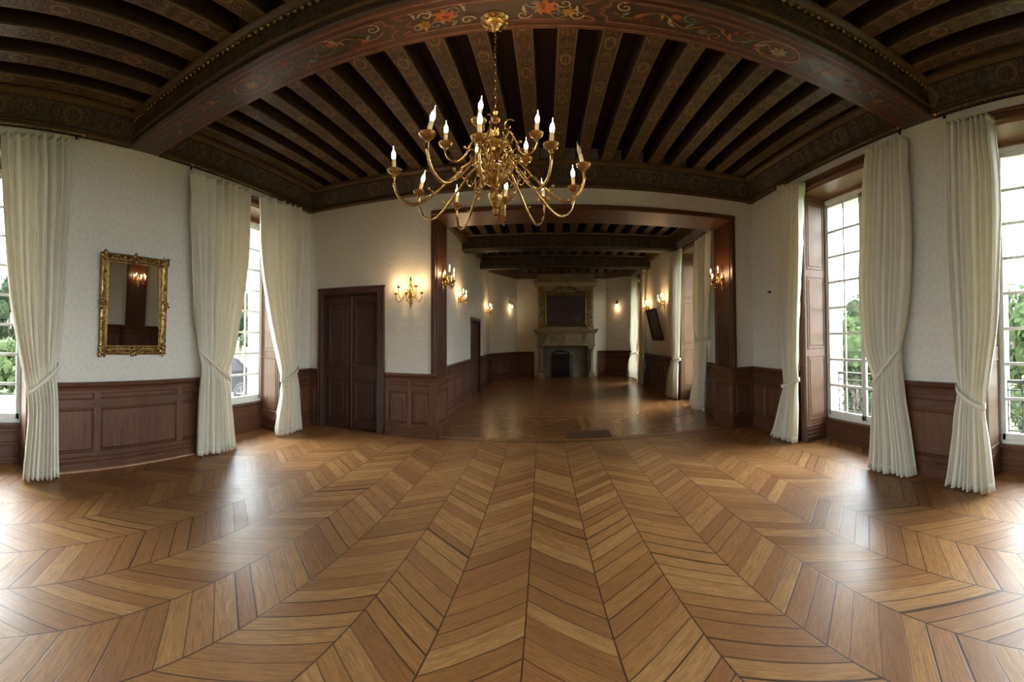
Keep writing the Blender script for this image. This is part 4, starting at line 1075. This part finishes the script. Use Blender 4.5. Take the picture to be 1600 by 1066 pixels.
M['canvas'] = k.done(k.ramp(n, [(.3, srgb(26, 21, 18)), (.55, srgb(52, 42, 34)), (.75, srgb(96, 84, 70))]), .35, spec=.5)
m = MB(); quadbox(m, ya+.13, yb-.13, zb+.09, zt-.09, .01, .035); m.build('canvas', M['canvas'], e)

# ------------------------------------------------------------------ fireplace
FX0, FX1, FYF = -.50, 2.50, yE-.42
fp = empty('fireplace', ((FX0+FX1)/2, yE, 0), 0, 'carved stone fireplace with overmantel at the end of the far room', 'fireplace')
fc = (FX0+FX1)/2
for sx in (-1, 1):
    xo = FX0+.0 if sx < 0 else FX1-.34
    m = MB(); m.bbox((xo, FYF, 0), (xo+.34, yE, .12), .015); m.bbox((xo+.03, FYF+.03, .12), (xo+.31, yE, .22), .015)
    m.lathe([(.10, .22), (.115, .26), (.09, .30), (.10, .42), (.115, .65), (.12, .85), (.105, 1.0), (.125, 1.05), (.14, 1.10), (.14, 1.13)], (xo+.17, FYF+.16, 0), 14)
    m.bbox((xo+.06, FYF+.14, .2), (xo+.28, yE, 1.14), .01); m.bbox((xo, FYF, 1.13), (xo+.34, yE, 1.26), .015)
    m.build('jamb_column', M['stone'], fp, smooth=35)
m = MB(); m.bbox((FX0-.02, FYF-.02, 1.26), (FX1+.02, yE, 1.72), .015)
m.bbox((FX0-.05, FYF-.05, 1.24), (FX1+.05, yE, 1.30), .015)
m.build('frieze', M['stone'], fp)
m = MB()
for cx in (FX0+.42, FX1-.42):
    for k in range(2): m.lathe([(.0, .0), (.28-.07*k, .0), (.30-.07*k, .02+.02*k), (.26-.07*k, .04+.02*k), (0, .05+.02*k)], (cx, FYF-.02, 1.50), 20, (0, -1, 0), 1., .5)
m.lathe([(0, 0), (.13, 0), (.14, .03), (.10, .06), (0, .07)], (fc, FYF-.02, 1.50), 16, (0, -1, 0))
for sx in (-1, 1):
    for k in range(3): m.lathe([(0, 0), (.05, 0), (.055, .02), (0, .035)], (fc+sx*(.24+.16*k), FYF-.02, 1.50+.03*(-1)**k), 10, (0, -1, 0), 1., 1.3)
m.build('carved_cartouche', M['stone'], fp, smooth=50)
m = MB(); m.sweep([(0, 0), (.06, .0), (.08, .04), (.13, .08), (.15, .12), (.18, .13), (.18, .19), (0, .19)], [(FX0-.02, yE, 1.72), (FX0-.02, FYF-.0, 1.72), (FX1+.02, FYF-.0, 1.72), (FX1+.02, yE, 1.72)][::-1][::-1])
m.box((FX0-.02, FYF, 1.74), (FX1+.02, yE, 1.90)); m.build('mantel_shelf', M['stone'], fp)
m = MB(); xi0, xi1 = FX0+.30, FX1-.30
m.box((xi0, yE-.03, 0), (xi1, yE-.005, 1.27)); m.box((xi0, FYF+.1, 0), (xi0+.04, yE, 1.27)); m.box((xi1-.04, FYF+.1, 0), (xi1, yE, 1.27)); m.build('firebox', M['soot'], fp)
m = MB(); m.bbox((fc-.75, yE-.07, .02), (fc+.2, yE-.03, .92), .02); m.tube([(fc-.275+.48*math.cos(a*PI/12), yE-.05, .90+.14*math.sin(a*PI/12)) for a in range(13)], .03, 6); tag(m.build('fireback', M['iron'], fp), 'black iron fireback')
# overmantel
oy = yE-.22
m = MB(); m.bbox((FX0+.02, oy, 1.90), (FX1-.02, yE, 3.72), .015); m.build('overmantel_body', M['stone'], fp)
for sx in (-1, 1):
    xo = FX0+.06 if sx < 0 else FX1-.36
    m = MB(); m.bbox((xo, oy-.06, 2.02), (xo+.30, oy, 3.48), .01); m.bbox((xo-.03, oy-.09, 1.92), (xo+.33, oy, 2.04), .012); m.bbox((xo-.03, oy-.09, 3.44), (xo+.33, oy, 3.56), .012)
    rr = random.Random(5)
    for k in range(16):
        z = 2.12+k*.083
        m.lathe([(0, 0), (.06, .0), (.07, .02), (.03, .045), (0, .05)], (xo+.15+.035*(-1)**k, oy-.06, z), 8, (rr.uniform(-.2, .2), -1, rr.uniform(-.3, .3)), 1., .7)
    m.tube([(xo+.05, oy-.07, 2.1), (xo+.05, oy-.07, 3.4)], .02, 6); m.tube([(xo+.25, oy-.07, 2.1), (xo+.25, oy-.07, 3.4)], .02, 6)
    tag(m.build('pilaster', M['darkgilt'], fp, smooth=40), 'gilt carved pilaster')
m = MB(); m.sweep([(0, 0), (.10, .0), (.13, .05), (.16, .10), (.20, .16), (.20, .22), (0, .22)], [(FX0+.0, yE, 3.58), (FX0+.0, oy, 3.58), (FX1-.0, oy, 3.58), (FX1-.0, yE, 3.58)])
m.bbox((FX0+.0, oy, 3.58), (FX1, yE, 4.1), .01); m.build('cornice', M['stone'], fp)
m = MB(); A = [(fc+.62*math.cos(a*PI/14), oy-.05, 3.30+.26*math.sin(a*PI/14)) for a in range(15)]
A = [(FX0+.42, oy-.05, 3.32), (fc-.62, oy-.05, 3.32)]+A[::-1]+[(fc+.62, oy-.05, 3.32), (FX1-.42, oy-.05, 3.32)]
m.tube(A, .055, 8); m.build('arched_pediment', M['darkgilt'], fp, smooth=50)
# painting inside the overmantel
e = empty('painting', (fc, oy, 2.05), 0, 'large dark painting in a gilt frame above the mantel shelf', 'painting')
pa, pb, pz0, pz1 = FX0+.44, FX1-.44, 2.06, 3.28
m = MB()
prof = [(0, 0), (.05, .0), (.07, .03), (.05, .06), (.015, .05), (0, .02)]
for (a, b, c, d) in ((pa, pz0, pb, pz0), (pb, pz0, pb, pz1), (pb, pz1, pa, pz1), (pa, pz1, pa, pz0)): m.tube([(a, oy-.062, b), (c, oy-.062, d)], .05, 8)
tag(m.build('frame', M['darkgilt'], e, smooth=40), 'dull gilt frame')
k = NT('old_painting'); g = k.coord('Object'); n = k.noise(g, 2.2, 4, .6, 1.2); n2 = k.noise(g, 1.1, 1)
c = k.ramp(n, [(.25, srgb(30, 24, 20)), (.5, srgb(56, 44, 36)), (.66, srgb(92, 60, 48)), (.8, srgb(120, 104, 88))])
c = k.mix(k.maprange(n2, .52, .62, 0., .6), c, srgb(44, 48, 56)); M['oldpaint'] = k.done(c, .4)
m = MB(); m.bbox((pa-.02, oy-.05, pz0-.02), (pb+.02, oy-.025, pz1+.02), .003); m.build('canvas', M['oldpaint'], e)
# iron fire dogs and screen standing in the hearth
e = empty('andiron', (fc+.32, FYF+.18, 0), 0, 'tall iron firedog in the hearth of the stone fireplace', 'andiron')
m = MB(); m.lathe([(.05, 0), (.05, .02), (.02, .05), (.018, .5), (.03, .55), (.018, .6), (.018, .78), (.04, .82), (.045, .86), (.02, .90), (0, .92)], (fc+.32, FYF+.16, 0), 12); m.build('post', M['iron'], e, smooth=40)
m = MB(); m.tube([(fc+.32, FYF+.16, .14), (fc+.32, yE-.12, .14), (fc+.32, yE-.12, 0.0)], .018, 8); m.build('log_bar', M['iron'], e)
e = empty('fire_grate', (fc-.28, FYF+.2, 0), 0, 'low iron grate and screen in the hearth left of the firedog', 'fire grate')
m = MB()
for z in (.12, .46, .80): m.tube([(fc-.80, FYF+.15, z), (fc+.22, FYF+.15, z)], .014, 6)
for i in range(11): m.tube([(fc-.80+i*.102, FYF+.15, .0), (fc-.80+i*.102, FYF+.15, .80)], .008, 6)
m.build('grille', M['iron'], e)
for xx in (fc-.80, fc+.22):
    m = MB(); m.tube([(xx, FYF+.08, 0), (xx, FYF+.15, .06), (xx, FYF+.22, 0)], .014, 6); m.tube([(xx, FYF+.15, .03), (xx, FYF+.15, .88)], .016, 8); m.build('foot', M['iron'], e)

# floor hatch / dark mat in the opening
m = MB(); m.bbox((.46, 8.02, .0), (1.36, 8.62, .012), .004)
mt = m.build('door_mat', mat_plain('brown_mat', srgb(88, 58, 38), .6, 0, .2, 30., .3, .2, 120.)); tag(mt, 'dark rectangular mat on the floor in the wide opening', 'mat')

# ------------------------------------------------------------------ outdoors
def foliage_mat(name, a, b):
    k = NT(name); r = k.noise(k.pos(), 1.6, 4, .7); c = k.ramp(r, [(.3, a), (.7, b)])
    d = k.n('ShaderNodeBsdfDiffuse'); k.set(d.inputs[0], c); t = k.n('ShaderNodeBsdfTranslucent'); k.set(t.inputs[0], c)
    m = k.n('ShaderNodeMixShader', i_0=.35); k.set(m.inputs[1], d.outputs[0]); k.set(m.inputs[2], t.outputs[0]); k.t.links.new(m.outputs[0], k.out.inputs[0]); return k.m
M['leafA'] = foliage_mat('leaves_green', srgb(42, 52, 32), srgb(64, 76, 48)); M['leafB'] = foliage_mat('leaves_dark', srgb(32, 40, 28), srgb(50, 60, 42)); M['leafC'] = foliage_mat('leaves_pale', srgb(56, 66, 50), srgb(80, 90, 70))
M['bark'] = mat_plain('bark', srgb(88, 76, 62), .9, 0, .25, 5.)
def lawnmat():
    k = NT('lawn'); p = k.pos(); x, y, z = k.sep(p); n = k.noise(p, .5, 5, .65); f = k.noise(p, 14, 3)
    c = k.ramp(n, [(.3, srgb(58, 72, 34)), (.7, srgb(74, 86, 44))]); c = k.mix(k.math('MULTIPLY', f, .3), c, srgb(58, 74, 36)); return k.done(c, .9, spec=.1)
M['lawn'] = lawnmat(); M['gravel'] = mat_plain('gravel', srgb(118, 112, 102), .95, 0, .12, 20., .1, .4, 60.)
m = MB(); m.box((-120, -80, -.6), (-6.5, 120, -.42)); tag(m.build('ground_lawn', M['lawn']), 'green lawn outside the left windows', 'lawn', kind='structure')
m = MB(); m.box((-15.5, -40, -.42), (-6.5, 60, -.40)); tag(m.build('path_gravel', M['gravel']), 'pale gravel drive outside the left windows', 'path', kind='structure')
m = MB(); m.box((5.6, -80, -2.7), (120, 120, -2.5)); tag(m.build('ground_garden', M['lawn']), 'lower garden outside the right windows', 'lawn', kind='structure')
def tree(x, y, zg, h, r, mat, label, seed, cat='tree', leaves=1500, group='trees outside', trunk=.25, low=.25):
    rr = random.Random(seed)
    e = empty('leafy_tree' if cat == 'tree' else 'garden_shrub', (x, y, zg), 0, label, cat, group)
    m = MB(); m.tube(smoothpath([(x, y, zg), (x+rr.uniform(-.2, .2), y+rr.uniform(-.2, .2), zg+h*.35), (x+rr.uniform(-.4, .4), y+rr.uniform(-.4, .4), zg+h*.75)], 4), [.035*h*(1-.07*i) for i in range(9)], 7)
    for k in range(5):
        a = rr.uniform(0, 6.28); m.tube([(x, y, zg+h*(.25+.08*k)), (x+math.cos(a)*r*.5, y+math.sin(a)*r*.5, zg+h*(.45+.08*k))], [.012*h, .004*h], 5)
    m.build('trunk', M['bark'], e, smooth=60)
    m = MB(); blobs = []
    for k in range(16):
        a = rr.uniform(0, 6.28); zz = rr.uniform(low, .92); q = r*(1-abs(zz-.5)*.9)*rr.uniform(.2, .75)
        blobs.append((x+math.cos(a)*q, y+math.sin(a)*q, zg+h*zz, r*rr.uniform(.28, .46)))
    for k in range(leaves):
        bx, by, bz, br = rr.choice(blobs); d = Vector((rr.gauss(0, 1), rr.gauss(0, 1), rr.gauss(0, .8))).normalized(); p = Vector((bx, by, bz))+d*br*rr.uniform(.75, 1.05)
        s = rr.uniform(.10, .20)*(r/2.4)**.6; n = (d+Vector((rr.uniform(-.6, .6), rr.uniform(-.6, .6), rr.uniform(-.2, .8)))).normalized(); u = n.orthogonal().normalized()*s; v = n.cross(u)
        u, v = u*math.cos(k)+v*math.sin(k), v*math.cos(k)-u*math.sin(k)
        m.add([p-u, p-v*.6, p+u, p+v*.6], [(0, 1, 2, 3)])
    for bx, by, bz, br in blobs: m.lathe([(0, -br*.7), (br*.5, -br*.55), (br*.75, 0), (br*.5, br*.5), (0, br*.7)], (bx, by, bz), 8)
    m.build('foliage', mat, e); return e
tl = ['leafA', 'leafB', 'leafC']
def place(px, dist): a = (px-CX0)/CR; return math.sin(a)*dist, math.cos(a)*dist
for i, (px, d, h, r, mt_, lab) in enumerate([
        (-52, 40, 6.4, 2.9, 'leafC', 'pale distant tree behind the lawn, left of the left end window'), (14, 52, 7.4, 4.2, 'leafB', 'dark distant tree seen through the left end window'),
        (340, 27, 4.7, 2.2, 'leafA', 'green tree behind the parked car, partly behind a curtain'), (374, 44, 6.6, 3.4, 'leafB', 'darker tree seen above the parked car'), (410, 33, 4.6, 2.0, 'leafC', 'pale green tree right of the parked car')]):
    x, y = place(px, d); tree(x, y, -.45, h, r, M[mt_], lab, 20+i)
for i, (px, d, h, r, lab) in enumerate([(8, 24, 1.3, 1.5, 'rounded shrub on the lawn outside the left end window'), (20, 16.2, 1.0, .9, 'low shrub at the drive\'s edge outside the left end window')]):
    x, y = place(px, d); tree(x, y, -.45, h, r, M['leafA'], lab, 40+i, 'shrub', 900, 'shrubs on the lawn', low=.4)
for i, (px, d, h, r, mt_, lab) in enumerate([
        (1284, 19, 5.2, 1.7, 'leafA', 'leafy tree outside the shuttered window, by its left column of panes'), (1334, 14.5, 5.3, 1.6, 'leafA', 'bright leafy tree in the middle of the shuttered window'), (1362, 24, 5.8, 2.0, 'leafB', 'darker tree behind the curtain edge of the shuttered window'),
        (1552, 24, 6.0, 2.0, 'leafC', 'pale leafy tree outside the right end window, near its curtain'), (1597, 14, 5.2, 1.8, 'leafA', 'green tree in the middle of the right end window'), (1648, 24, 6.2, 2.0, 'leafB', 'dark tree beyond the right end window\'s frame')]):
    x, y = place(px, d); tree(x, y, -2.5, h, r, M[mt_], lab, 60+i, leaves=2000)

# wrought iron balcony railings of the right windows
def railing(y0, y1, z0, label):
    x = XR+THK-.16; z1 = z0+.62
    e = empty('balcony_railing', (x, (y0+y1)/2, z0), 0, label, 'railing', 'iron railings outside the right windows')
    m = MB(); m.bbox((x-.02, y0, z1-.02), (x+.02, y1, z1+.015), .004); m.tube([(x, y0, z1-.10), (x, y1, z1-.10)], .009, 6); m.tube([(x, y0, z0+.05), (x, y1, z0+.05)], .009, 6); m.build('rail', M['iron'], e)
    n = 8; L = (y1-y0)/n
    for i in range(n+1):
        m = MB(); y = y0+i*L; y = min(max(y, y0+.012), y1-.012); m.bbox((x-.009, y-.009, z0-.04), (x+.009, y+.009, z1), .002); m.build('baluster', M['iron'], e)
    for i in range(n):
        c = y0+(i+.5)*L; m = MB()
        for s in (-1, 1):
            for zz, q in ((z0+.17, 1), (z0+.38, -1)):
                m.tube([(x, c+s*(.012+.042+.075*(1-k/22)*math.cos(k*.5+PI)), zz+q*.085*(1-k/22)*math.sin(k*.5+PI)) for k in range(20)], .007, 5)
        m.lathe([(0, -.02), (.014, -.01), (.018, 0), (.014, .01), (0, .02)], (x, c, z0+.275), 8); m.tube([(x, c, z0+.05), (x, c, z1-.1)], .006, 5)
        m.build('scroll', M['iron'], e, smooth=60)
railing(3.82, 5.80, .34, 'black scrolled iron railing outside the shuttered right window')
railing(.21, 2.17, .34, 'black scrolled iron railing outside the right end window')

# parked car outside the left window
def car():
    a = (379-CX0)/CR; D = 15.0; rz = math.radians(222); wx, wy = math.sin(a)*D, math.cos(a)*D
    cx = wx-(-1.3*math.cos(rz)-.8*math.sin(rz)); cy = wy-(-1.3*math.sin(rz)+.8*math.cos(rz))
    e = empty('car', (cx, cy, -.40), rz, 'dark parked car on the gravel outside the left window', 'car')
    body = NT('dark_car_paint'); bodym = body.done((.006, .007, .009, 1), .3, 0., spec=.3)
    gl = mat_plain('car_window', (.01, .012, .013, 1), .35, 0, .03, spec=.1); ty = mat_plain('tyre', (.012, .012, .013, 1), .8, 0, .1); al = mat_metal('alloy', (.07, .07, .075, 1), (.11, .11, .115, 1), .3, .4)
    # side outline (x along, z up), cross-sections with tumblehome
    prof = [(-2.05, .35), (-2.08, .62), (-2.0, .82), (-1.75, .90), (-1.15, 1.32), (-.6, 1.44), (.2, 1.44), (.85, 1.18), (1.25, .93), (1.95, .80), (2.10, .60), (2.08, .35)]
    n = len(prof); vs = []
    for wy, ins in ((-.86, 0), (-.80, .02), (.80, .02), (.86, 0)):
        for (x, z) in prof:
            k = max(0, (z-.9)/.55); w = wy*(1-.22*k); vs.append((x, w, z))
    order = [0, 1, 2, 3]
    m = MB(); fs = []
    for j in range(3):
        for i in range(n): fs.append((j*n+i, j*n+(i+1) % n, (j+1)*n+(i+1) % n, (j+1)*n+i))
    fs.append(tuple(range(n))[::-1]); fs.append(tuple(range(3*n, 4*n))); m.add(vs, fs)
    m.build('body', bodym, e, smooth=35, world=False)
    for s in (-1, 1):
        m = MB()
        for poly in ([(-1.4, .98), (-1.05, 1.28), (-.55, 1.38), (-.25, 1.38), (-.25, .96)], [(-.15, .96), (-.15, 1.38), (.2, 1.37), (.72, 1.14), (.95, .96)]):
            P = [(x, s*(.865*(1-.22*max(0, (z-.9)/.55))+.004), z) for x, z in poly]; m.add(P+[(p[0], p[1]-s*.02, p[2]) for p in P], [tuple(range(len(P))), tuple(range(len(P), 2*len(P)))])
        m.build('side_window', gl, e, world=False)
        for x in (-1.3, 1.32):
            m = MB(); m.lathe([(.20, -.10), (.30, -.10), (.325, -.07), (.325, .07), (.30, .10), (.20, .10)], (x, s*.80, .325), 24, (0, 1, 0)); w = m.build('wheel', ty, e, smooth=40, world=False)
            m = MB(); m.lathe([(.0, .0), (.06, .0), (.06, .02), (.0, .03)], (x, s*.89, .325), 12, (0, s, 0))
            for k in range(5):
                aa = k*2*PI/5; m.tube([(x, s*.90, .325), (x+.2*math.cos(aa), s*.89, .325+.2*math.sin(aa))], [.035, .025], 6)
            m.tube([(x+.205*math.cos(k*PI/12), s*.89, .325+.205*math.sin(k*PI/12)) for k in range(24)], .014, 6, close=True); m.build('alloy_rim', al, w, smooth=40, world=False)
    for s in (-1, 1): m = MB(); m.bbox((2.0, s*.55, .60), (2.11, s*.80, .74), .02); m.build('headlight', M['white'], e, world=False)
    for s in (-1, 1): m = MB(); m.bbox((-2.10, s*.56, .66), (-1.96, s*.845, .84), .02); m.build('tail_light', mat_plain('red_lens', (.12, .006, .005, 1), .2), e, world=False)
car()

# ------------------------------------------------------------------ daylight
w = bpy.data.worlds.new('overcast'); scene.world = w; w.use_nodes = True; t = w.node_tree; t.nodes.clear()
o = t.nodes.new('ShaderNodeOutputWorld'); b = t.nodes.new('ShaderNodeBackground'); tc = t.nodes.new('ShaderNodeTexCoord'); sx = t.nodes.new('ShaderNodeSeparateXYZ'); rp = t.nodes.new('ShaderNodeValToRGB')
t.links.new(tc.outputs['Generated'], sx.inputs[0]); t.links.new(sx.outputs[2], rp.inputs[0]); t.links.new(rp.outputs[0], b.inputs[0]); t.links.new(b.outputs[0], o.inputs[0])
el = rp.color_ramp.elements; el[0].position = 0; el[0].color = (.84, .91, 1., 1); el[1].position = .6; el[1].color = (.92, .965, 1., 1)
b.inputs[1].default_value = 4.2
for wv in WIN:
    _, x, sg, y0, y1, sz, hz = wv
    l = bpy.data.lights.new('window_portal', 'AREA'); l.shape = 'RECTANGLE'; l.size = hz-sz; l.size_y = y1-y0; l.cycles.is_portal = True
    lo = bpy.data.objects.new('window_portal', l); COL.objects.link(lo); lo.location = (x+sg*(REC+.12), (y0+y1)/2, (sz+hz)/2); lo.rotation_euler = (0, PI/2*sg, 0)

# ------------------------------------------------------------------ camera
cd = bpy.data.cameras.new('camera'); cam = bpy.data.objects.new('camera', cd); COL.objects.link(cam); scene.camera = cam
cd.type = 'PANO'; cd.panorama_type = 'EQUIRECTANGULAR'; cd.clip_start = .02; cd.clip_end = 1000
cd.longitude_min = (0-CX0)/CR; cd.longitude_max = (1600-CX0)/CR
cd.latitude_max = CY0/(CR*CVA); cd.latitude_min = (CY0-1066)/(CR*CVA)
def dirw(X, Y, Z):
    c, s = math.cos(CPIT), math.sin(CPIT); Y, Z = Y*c+Z*s, -Y*s+Z*c
    c, s = math.cos(CROL), math.sin(CROL); X, Y = X*c-Y*s, X*s+Y*c
    return Vector((X, Z, Y))
R3 = Matrix((dirw(1, 0, 0), dirw(0, 1, 0), -dirw(0, 0, 1))).transposed()
cam.matrix_world = Matrix.Translation((0, 0, EYE)) @ R3.to_4x4()

scene.view_settings.view_transform = 'Standard'; scene.view_settings.look = 'None'; scene.view_settings.gamma = 1; scene.view_settings.use_curve_mapping = False
scene.view_settings.exposure = 2.85
cy = scene.cycles
cy.use_denoising = True
cy.max_bounces = 8; cy.diffuse_bounces = 5; cy.glossy_bounces = 4; cy.transparent_max_bounces = 12; cy.transmission_bounces = 4
cy.sample_clamp_indirect = 4.0; cy.caustics_reflective = False; cy.caustics_refractive = False
